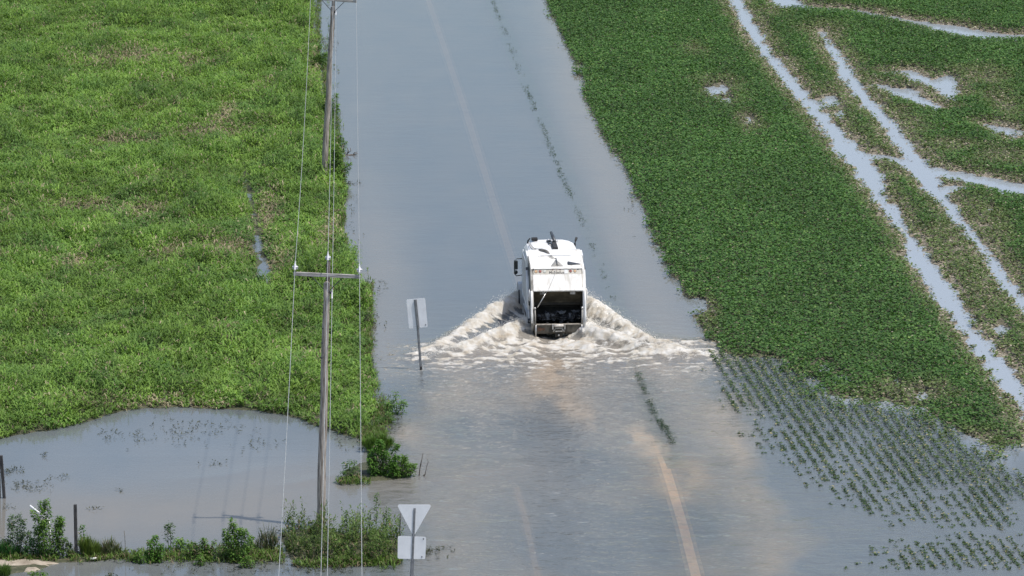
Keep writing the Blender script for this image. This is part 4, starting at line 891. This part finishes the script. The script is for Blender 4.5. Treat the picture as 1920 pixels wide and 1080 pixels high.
for x_ in (-.20, -.04, .11):
    bm = bmesh.new(); c = on_bar(.80); c.x = x_; cyl(bm, c, c+nb_*.022, .026, 14); part('marker_light', bm, M_red, bar)
for x_ in (-1.0, .86):
    bm = bmesh.new(); c = on_bar(.83); c.x = x_; cyl(bm, c, c+nb_*.022, .03, 14); part('marker_light', bm, M_black, bar)
bm = bmesh.new(); c = on_bar(.45, .012); c.x = .36; box(bm, c, (.14, .02, .17), Matrix.Rotation(R(-26), 3, 'X')); part('number_plate', bm, M_plastic, bar, bevel=.004)
fc_ = bpy.data.curves.new('lettering', 'FONT'); fc_.body = 'McNeilus'; fc_.size = .17; fc_.extrude = .003; fc_.align_x = 'CENTER'; fc_.align_y = 'CENTER'; fc_.shear = .12; fc_.offset = .004
fo_ = bpy.data.objects.new('lettering', fc_); link(fo_); bpy.context.view_layer.update()
me = bpy.data.meshes.new_from_object(fo_.evaluated_get(bpy.context.evaluated_depsgraph_get())); bpy.data.objects.remove(fo_)
lt = link(bpy.data.objects.new('lettering', me)); me.materials.clear(); me.materials.append(M_letter); lt.parent = bar
c = on_bar(.28, .012); lt.location = (-.045, c.y, c.z); lt.rotation_euler = (R(90-26), 0, 0)
# sloping top of the tailgate
bm = bmesh.new(); prism(bm, [(.86, zz(2.86)), (1.4, zz(2.985)), (2.4, zz(3.13)), (3.0, zz(3.215)), (3.02, zz(3.16)), (2.3, zz(3.04)), (.95, zz(2.80))], -(HW-.02), HW-.02); hood = part('tailgate_top', bm, M_rear, bevel=.012)
bm = bmesh.new(); box(bm, (0, 3.0, zz(3.225)), (2*HW-.06, .05, .035)); part('top_edge', bm, M_white, hood, bevel=.006)
for s in (-1, 1):
    bm = bmesh.new(); prism(bm, [(2.3, zz(3.12)), (3.05, zz(3.20)), (3.05, zz(2.3)), (2.3, zz(2.2))], s*(HW-.02), s*(HW+.06)); part('hinge_cheek', bm, M_white, bevel=.012)
# small peaked bracket (two sloping faces) on the sloping top
bm = bmesh.new(); bz = lambda y_: 2.86+(y_-.86)*.22
for s in (-1, 1):
    v_ = [bm.verts.new(p) for p in ((.02*s-.0, 1.05, zz(bz(1.05)+.02)), (.27*s, 1.05, zz(bz(1.05)+.02)), (.02*s, 1.62, zz(bz(1.62)+.05)), (.02*s, 1.12, zz(bz(1.1)+.12)))]
    bm.faces.new((v_[0], v_[1], v_[3])); bm.faces.new((v_[1], v_[2], v_[3])); bm.faces.new((v_[0], v_[3], v_[2])); bm.faces.new((v_[0], v_[2], v_[1]))
part('winch_bracket', bm, worn('bracket_grey_steel', (.22, .21, .19), (.34, .33, .30), 5, .6), hood)  # bracket in plain mid-grey steel
bm = bmesh.new(); box(bm, (.0, 1.38, zz(3.05)), (.05, .60, .07), Matrix.Rotation(R(12), 3, 'X')); part('sheave', bm, M_steel, hood, bevel=.01)
bm = bmesh.new(); prism(bm, [(1.0, zz(2.99)), (2.2, zz(3.16)), (2.2, zz(3.14)), (1.0, zz(2.965))], -.012, .008); bm.free()
# teardrop slot at the right of the top
bm = bmesh.new(); pts = [(.50+.045*math.cos(a), 1.32+.16*math.sin(a)) for a in np.linspace(math.pi/2, math.pi*1.5, 9)]+[(.98, 1.21), (.98, 1.25)]
vs = [bm.verts.new((x_, y_, zz(bz(y_)+.012+.004*(y_ > 1.3)))) for x_, y_ in pts]; f_ = bm.faces.new(vs); r_ = bmesh.ops.extrude_face_region(bm, geom=[f_]); bmesh.ops.translate(bm, verts=[q for q in r_['geom'] if isinstance(q, bmesh.types.BMVert)], vec=(0, 0, .02))
part('slot_handle', bm, M_steel, hood)
bm = bmesh.new(); tube(bm, [(1.02, .9, zz(2.88)), (1.03, 1.2, zz(2.95)), (1.03, 1.7, zz(3.04))], .014, 6); tube(bm, [(1.035, .70, zz(2.58)), (1.03, .42, zz(2.15))], .014, 6); part('gutter_strip', bm, M_bar)
# hoses over the roof
bm = bmesh.new(); tube(bm, [(-.62, 3.0, zz(3.25)), (-.50, 2.85, zz(3.26)), (-.36, 2.75, zz(3.24)), (-.28, 2.50, zz(3.20)), (-.22, 2.3, zz(3.15))], [.035, .06, .055, .065, .03], 8); part('hydraulic_hose', bm, worn('worn_hose', (.10, .095, .085), (.24, .225, .20), 8, .7), smooth=True)
bm = bmesh.new()
tube(bm, [(-.88, 4.9, zz(3.14)), (-.86, 4.2, zz(3.16)), (-.80, 3.6, zz(3.18)), (-.70, 3.1, zz(3.26)), (-.60, 2.98, zz(3.27))], .016, 6)
tube(bm, [(-.93, 4.9, zz(3.13)), (-.92, 4.0, zz(3.15)), (-.84, 3.4, zz(3.17)), (-.74, 3.1, zz(3.24))], .014, 6)
tube(bm, [(-.23, 2.35, zz(3.17)), (-.16, 2.15, zz(3.14)), (-.10, 1.95, zz(3.10)), (.0, 1.92, zz(3.08))], .018, 6); tube(bm, [(-.28, 2.3, zz(3.16)), (-.22, 2.05, zz(3.12)), (-.12, 1.88, zz(3.08))], .014, 6)
part('roof_pipe', bm, M_dirty_shade, smooth=True)
# cable from the bracket into the hopper
bm = bmesh.new(); tube(bm, [(.0, 1.0, zz(2.93)), (-.03, .84, zz(2.90)), (-.13, .70, zz(2.60)), (-.40, .33, zz(2.09))], .009, 6); tube(bm, [(-.47, .40, zz(1.98)), (-.88, .16, zz(1.35))], .022, 6); part('winch_cable', bm, M_chrome, smooth=True)
# roof mechanism
mech = bmesh.new(); box(mech, (.10, 3.75, zz(3.23)), (.20, 1.15, .14)); box(mech, (.0, 3.55, zz(3.21)), (.10, .9, .10)); rm = part('roof_ram', mech, M_black, bevel=.02)
bm = bmesh.new(); tube(bm, [(.12, 4.3, zz(3.32)), (.09, 4.9, zz(3.42)), (.06, 5.4, zz(3.50))], [.075, .075, .06], 12); part('ram_barrel', bm, M_steel, rm, smooth=True)
bm = bmesh.new(); tube(bm, [(-.16, 4.8, zz(3.24)), (.0, 4.55, zz(3.30)), (.26, 4.7, zz(3.26))], .05, 8); tube(bm, [(-.12, 5.0, zz(3.22)), (-.1, 4.3, zz(3.24)), (.05, 3.9, zz(3.27))], .03, 6); part('ram_fitting', bm, M_steel, rm, smooth=True)
for q in ((-.10, 4.75, 3.30), (.02, 4.4, 3.33), (.21, 4.45, 3.31)): bm = bmesh.new(); bmesh.ops.create_icosphere(bm, subdivisions=2, radius=.05, matrix=Matrix.Translation((q[0], q[1], zz(q[2])))); part('ram_fitting', bm, M_porc, rm, smooth=True)
bm = bmesh.new(); box(bm, (-.66, 5.3, zz(3.24)), (.26, .22, .13)); part('roof_beacon', bm, M_black, bevel=.02)
bm = bmesh.new(); tube(bm, [(-.96, 5.4, zz(2.9)), (-.93, 5.4, zz(3.16)), (-.86, 5.3, zz(3.26))], .035, 8); part('roof_camera', bm, M_black, smooth=True)
bm = bmesh.new(); tube(bm, [(1.06, 5.55, zz(2.3)), (1.08, 5.55, zz(2.95)), (1.12, 5.6, zz(3.10)), (1.17, 5.65, zz(3.22))], .05, 10); part('exhaust_pipe', bm, M_black, smooth=True)
# hopper interior
hop = bmesh.new(); x0, x1 = -(HW-.105), HW-.105
def quad(bm_, *p): bm_.faces.new([bm_.verts.new(q) for q in p])
def inner(prof, mat, name, x0=x0, x1=x1):
    bm_ = bmesh.new(); pr_ = [(y_, zz(z_)) for y_, z_ in prof]
    a = [bm_.verts.new((x0, *p)) for p in pr_]; b = [bm_.verts.new((x1, *p)) for p in pr_]
    for i in range(len(prof)-1): bm_.faces.new((a[i], a[i+1], b[i+1], b[i]))
    return part(name, bm_, mat)
inner([(.10, .66), (.45, .48), (.95, .42), (1.5, .6), (1.85, 1.0), (1.9, 1.25)], M_hopper, 'hopper_floor')
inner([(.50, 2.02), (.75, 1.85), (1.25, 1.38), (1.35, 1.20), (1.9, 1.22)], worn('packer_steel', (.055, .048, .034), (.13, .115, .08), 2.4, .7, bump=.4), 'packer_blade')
bm = bmesh.new(); box(bm, (0, 1.32, zz(1.27)), (2*(HW-.11), .10, .10)); part('packer_edge', bm, M_hopper, bevel=.01)
for s in (-1, 1):
    bm = bmesh.new(); prism(bm, [(y_, zz(z_)) for y_, z_ in [(.05, .7), (.45, 2.0), (1.9, 2.0), (1.9, .5), (.9, .4)]], s*(HW-.118), s*(HW-.103)); part('hopper_lining', bm, M_hopper)
    bm = bmesh.new(); box(bm, (s*.63-.02, .46, zz(1.90)), (.22, .10, .12)); part('work_lamp', bm, M_dirty_shade, bevel=.01)
    # rail and grab post at each side of the sill
    bm = bmesh.new(); tube(bm, [(s*(HW-.15), -.02, zz(.66)), (s*(HW-.15), .02, zz(1.0)), (s*(HW-.14), .10, zz(1.32))], .03, 8); part('grab_rail', bm, M_dirty_shade, smooth=True)
    bm = bmesh.new(); bmesh.ops.create_icosphere(bm, subdivisions=2, radius=.055, matrix=Matrix.Translation((s*(HW-.14), .09, zz(1.33)))); part('rail_bracket', bm, M_chrome, smooth=True)
    bm = bmesh.new(); tube(bm, [(s*(HW-.17), -.10, zz(.66)), (s*(HW-.17), -.10, zz(.10))], .025, 8); part('step_rail', bm, M_chrome, smooth=True)
    bm = bmesh.new(); box(bm, (s*(HW-.02), .08, zz(.02)), (.16, .3, .05)); part('rear_step', bm, M_grime, bevel=.01)
# rubbish
for i in range(16):
    bm = bmesh.new(); x_ = -.85+1.7*(i+.5)/16+random.gauss(0, .05); y_ = random.uniform(.75, 1.15); z_ = random.uniform(.68, .86)
    bmesh.ops.create_icosphere(bm, subdivisions=3, radius=1.0)
    for v_ in bm.verts:
        n_ = v_.co.copy(); k_ = 1+.22*math.sin(n_.x*5+i)+.18*math.sin(n_.y*7+i*2)+.16*math.sin(n_.z*8+i*3); v_.co = Vector((n_.x*k_*random.uniform(.14, .17), n_.y*k_*.17, n_.z*k_*.13))+Vector((x_, y_, zz(z_)))
    o = part('rubbish_bag', bm, M_bag, smooth=False)
    o.parent = truck
for i, (x_, y_, z_, a_, b_) in enumerate(((-.42, .72, .98, .12, .26), (-.05, .85, 1.02, .05, .10), (.18, .8, 1.06, .20, .10), (.52, .75, .98, .07, .18), (.78, .95, 1.05, .20, .06), (-.72, .75, .93, .12, .06), (-.20, .7, .95, .12, .05))):
    bm = bmesh.new(); bmesh.ops.create_grid(bm, x_segments=6, y_segments=6, size=.5)
    for v_ in bm.verts: c = v_.co; v_.co = Vector((x_+c.x*a_*2*(1-.5*(.5-c.y)), y_-.10*(.5-c.y)+.03*math.sin(c.x*9+i), zz(z_)+(c.y-.5)*b_+.02*math.sin(c.x*14+i)))
    bmesh.ops.solidify(bm, geom=bm.faces[:], thickness=.012); part('loose_rubbish', bm, M_rag)
# sill, bumper, winch
bm = bmesh.new(); box(bm, (0, .03, zz(.655)), (2*(HW-.10), .13, .035)); part('sill_plate', bm, M_chrome if False else worn('worn_sill', (.20, .18, .15), (.42, .38, .32), 5, .5), bevel=.006)
bm = bmesh.new()
prism(bm, [(.0, zz(.64)), (.10, zz(.64)), (.20, zz(.26)), (.10, zz(.24)), (.03, zz(.30))], -(HW-.12), HW-.12); bumper = part('rear_bumper', bm, M_grime, bevel=.01)
bm = bmesh.new(); tube(bm, [(x_, .07, zz(.27)) for x_ in (-.95, -.4)], .03, 8); part('bumper_tube', bm, M_grime, bumper, smooth=True); bm = bmesh.new(); tube(bm, [(x_, .07, zz(.24)) for x_ in (.4, .95)], .03, 8); part('bumper_tube', bm, M_grime, bumper, smooth=True)
for s in (-.33, .33): bm = bmesh.new(); box(bm, (s, .0, zz(.44)), (.05, .08, .40)); part('bumper_gusset', bm, M_hopper, bumper, bevel=.006)
bm = bmesh.new(); cyl(bm, (-.20, -.06, zz(.615)), (.20, -.06, zz(.615)), .062, 16); wd_ = part('winch_drum', bm, worn('drum_steel', (.42, .38, .33), (.62, .58, .52), 5, .5), bumper, smooth=True)
bm = bmesh.new(); box(bm, (-.25, -.05, zz(.57)), (.05, .14, .22)); box(bm, (.25, -.05, zz(.57)), (.05, .14, .22)); box(bm, (-.19, -.06, zz(.42)), (.05, .05, .14), Matrix.Rotation(R(38), 3, 'Y')); box(bm, (.19, -.06, zz(.42)), (.05, .05, .14), Matrix.Rotation(R(-38), 3, 'Y'))
box(bm, (0, -.07, zz(.375)), (.30, .06, .05)); box(bm, (0, -.03, zz(.50)), (.34, .03, .06)); part('winch_frame', bm, M_dirty_shade, bumper, bevel=.008)
bm = bmesh.new(); prism(bm, [(-.02, zz(.30)), (.05, zz(.30)), (.05, zz(.10)), (.0, zz(.12))], -.15, .15); part('hitch_plate', bm, M_hopper, bumper)
bm = bmesh.new(); bmesh.ops.create_icosphere(bm, subdivisions=2, radius=.042, matrix=Matrix.Translation((0, -.05, zz(.20)))); part('tow_ball', bm, M_chrome, bumper, smooth=True)
bm = bmesh.new(); cyl(bm, (.86, -.02, zz(.40)), (.86, .02, zz(.40)), .045, 14); part('tail_light', bm, M_red, bumper)
bm = bmesh.new(); cyl(bm, (-.80, -.02, zz(.46)), (-.80, .03, zz(.46)), .09, 14); cyl(bm, (-.64, -.02, zz(.46)), (-.64, .03, zz(.46)), .06, 14); part('round_port', bm, worn('rusty_steel', (.06, .03, .018), (.15, .08, .045), 6, .8), bumper)
# left side machinery
for s in (-1, 1):
    bm = bmesh.new(); tube(bm, [(s*(HW+.06), .95, zz(1.1)), (s*(HW+.07), 1.6, zz(2.05)), (s*(HW+.07), 2.0, zz(2.62))], [.05, .055, .055], 10); tube(bm, [(s*(HW+.06), .62, zz(.62)), (s*(HW+.06), .98, zz(1.15))], .028, 8); part('side_ram', bm, M_white, smooth=True)
    bm = bmesh.new(); cyl(bm, (s*(HW+.0), .65, zz(.68)), (s*(HW+.12), .65, zz(.68)), .10, 14); cyl(bm, (s*HW, 2.0, zz(2.62)), (s*(HW+.12), 2.0, zz(2.62)), .08, 14); part('ram_pivot', bm, M_steel, smooth=False)
    bm = bmesh.new(); box(bm, (s*(HW+.04), 1.0, zz(1.45)), (.06, .22, .34)); part('control_box', bm, M_steel, bevel=.01)
    bm = bmesh.new(); prism(bm, [(1.2, zz(.75)), (1.35, zz(1.5)), (1.6, zz(2.4)), (1.75, zz(2.4)), (1.6, zz(1.5)), (1.5, zz(.75))], s*(HW+.0), s*(HW+.03)); part('side_gusset', bm, M_white)
# chassis and wheels
bm = bmesh.new()
for s in (-1, 1): box(bm, (s*.43, 4.2, zz(.48)), (.10, 7.4, .26))
for y_ in (1.9, 3.0, 4.4, 6.4): box(bm, (0, y_, zz(.48)), (.8, .12, .2))
part('chassis', bm, M_black, bevel=.01)
def wheel(x_, y_, s, dual=False):
    cz = .52; r_ = .52; w_ = .56 if dual else .30
    bm = bmesh.new(); xs_ = np.array([-.5, -.44, -.3, .3, .44, .5])*w_; rr = [r_*.72, r_*.93, r_, r_, r_*.93, r_*.72]
    tube(bm, [(x_+q, y_, cz) for q in xs_], rr, 32); wh = part('wheel', bm, M_tire, smooth=True)
    bm = bmesh.new(); e = x_+s*w_*.5; tube(bm, [(e+s*.005, y_, cz), (e-s*.06 if dual else e+s*.03, y_, cz), (e+s*.01, y_, cz)], [r_*.62, r_*.4, r_*.22], 24); finish('rim', bm, M_rim, wh, smooth=False)
for s in (-1, 1):
    wheel(s*.93, 2.05, s, True); wheel(s*.93, 3.35, s, True); wheel(s*1.05, 6.35, s, False)
    # rear mudguard arc
    bm = bmesh.new(); arc = [(1.42, .30), (1.45, .62), (1.75, .80), (2.7, .84), (3.65, .80), (3.95, .62), (4.0, .30)]
    a = [bm.verts.new((s*(HW+.13), y_, zz(z_))) for y_, z_ in arc]; b = [bm.verts.new((s*.62, y_, zz(z_))) for y_, z_ in arc]
    for i in range(len(arc)-1): bm.faces.new((a[i], a[i+1], b[i+1], b[i]))
    bmesh.ops.solidify(bm, geom=bm.faces[:], thickness=.03); part('mudguard', bm, M_white)
    bm = bmesh.new(); box(bm, (s*.92, 1.36, zz(.12)), (.56, .02, .52)); part('mudflap', bm, M_black)
    # front mudguard
    bm = bmesh.new(); arc = [(5.70, .20), (5.72, .60), (5.85, .92), (6.1, 1.08), (6.6, 1.12), (6.95, .95), (7.1, .6)]
    a = [bm.verts.new((s*1.30, y_, zz(z_))) for y_, z_ in arc]; b = [bm.verts.new((s*.80, y_, zz(z_+.06))) for y_, z_ in arc]
    for i in range(len(arc)-1): bm.faces.new((a[i], a[i+1], b[i+1], b[i]))
    bmesh.ops.solidify(bm, geom=bm.faces[:], thickness=.04); part('front_mudguard', bm, M_white, bevel=.01)
    bm = bmesh.new(); tube(bm, [(s*1.29, 5.68, zz(.15)), (s*1.29, 5.68, zz(.60)), (s*1.29, 5.80, zz(.93))], .03, 8); part('mudguard_trim', bm, M_black, smooth=True)
    # mirror arms and mirror
    mx_ = 1.42 if s < 0 else 1.25
    bm = bmesh.new(); tube(bm, [(s*1.05, 6.5, zz(2.15)), (s*(mx_-.08), 6.4, zz(2.17)), (s*(mx_+.02), 6.4, zz(2.10)), (s*(mx_+.03), 6.4, zz(1.52)), (s*(mx_-.05), 6.4, zz(1.42)), (s*1.05, 6.5, zz(1.44))], .020, 8); ma = part('mirror_arm', bm, M_black, smooth=True)
    bm = bmesh.new(); box(bm, (s*(mx_-.03), 6.38, zz(1.90)), (.17, .08, .40)); finish('mirror_head', bm, M_mirror, ma, bevel=.04)
    bm = bmesh.new(); bmesh.ops.create_uvsphere(bm, u_segments=16, v_segments=10, radius=.085, matrix=Matrix.Translation((s*(mx_-.03), 6.38, zz(1.58))) @ Matrix.Diagonal((1, .5, 1.1, 1))); finish('convex_mirror', bm, M_mirror, ma, smooth=True)
# cab
bm = bmesh.new(); prism(bm, [(5.62, zz(.55)), (5.62, zz(2.35)), (5.75, zz(2.50)), (6.9, zz(2.48)), (7.25, zz(2.25)), (7.5, zz(1.45)), (7.6, zz(1.2)), (7.6, zz(.55))], -1.08, 1.08); cab = part('cab', bm, M_white, bevel=.05)
bm = bmesh.new(); prism(bm, [(7.5, zz(.35)), (7.55, zz(1.25)), (8.35, zz(1.12)), (8.6, zz(.95)), (8.65, zz(.3))], -.80, .80); part('bonnet', bm, M_white, cab, bevel=.05)
bm = bmesh.new(); box(bm, (0, 8.7, zz(.22)), (2.2, .18, .28)); part('front_bumper', bm, M_chrome, bevel=.03)
for s in (-1, 1):
    bm = bmesh.new(); prism(bm, [(6.2, zz(1.50)), (6.2, zz(2.22)), (6.95, zz(2.22)), (7.30, zz(1.50))], s*1.082, s*1.092); part('side_window', bm, M_glass, cab)
    bm = bmesh.new(); box(bm, (s*1.095, 6.15, zz(1.25)), (.02, .16, .04)); part('door_handle', bm, M_black, cab)
    bm = bmesh.new(); box(bm, (s*.62, 8.63, zz(.68)), (.26, .06, .2)); part('headlight', bm, M_clear, cab, bevel=.02)
bm = bmesh.new(); n_ = Vector((0, .95, .3)); quad(bm, (-.98, 7.275, zz(2.2)), (.98, 7.275, zz(2.2)), (.98, 7.51, zz(1.46)), (-.98, 7.51, zz(1.46))); part('windscreen', bm, M_glass, cab)
bm = bmesh.new(); prism(bm, [(8.655, zz(.42)), (8.63, zz(.92)), (8.66, zz(.92)), (8.68, zz(.42))], -.42, .42); part('grille', bm, M_black, cab)
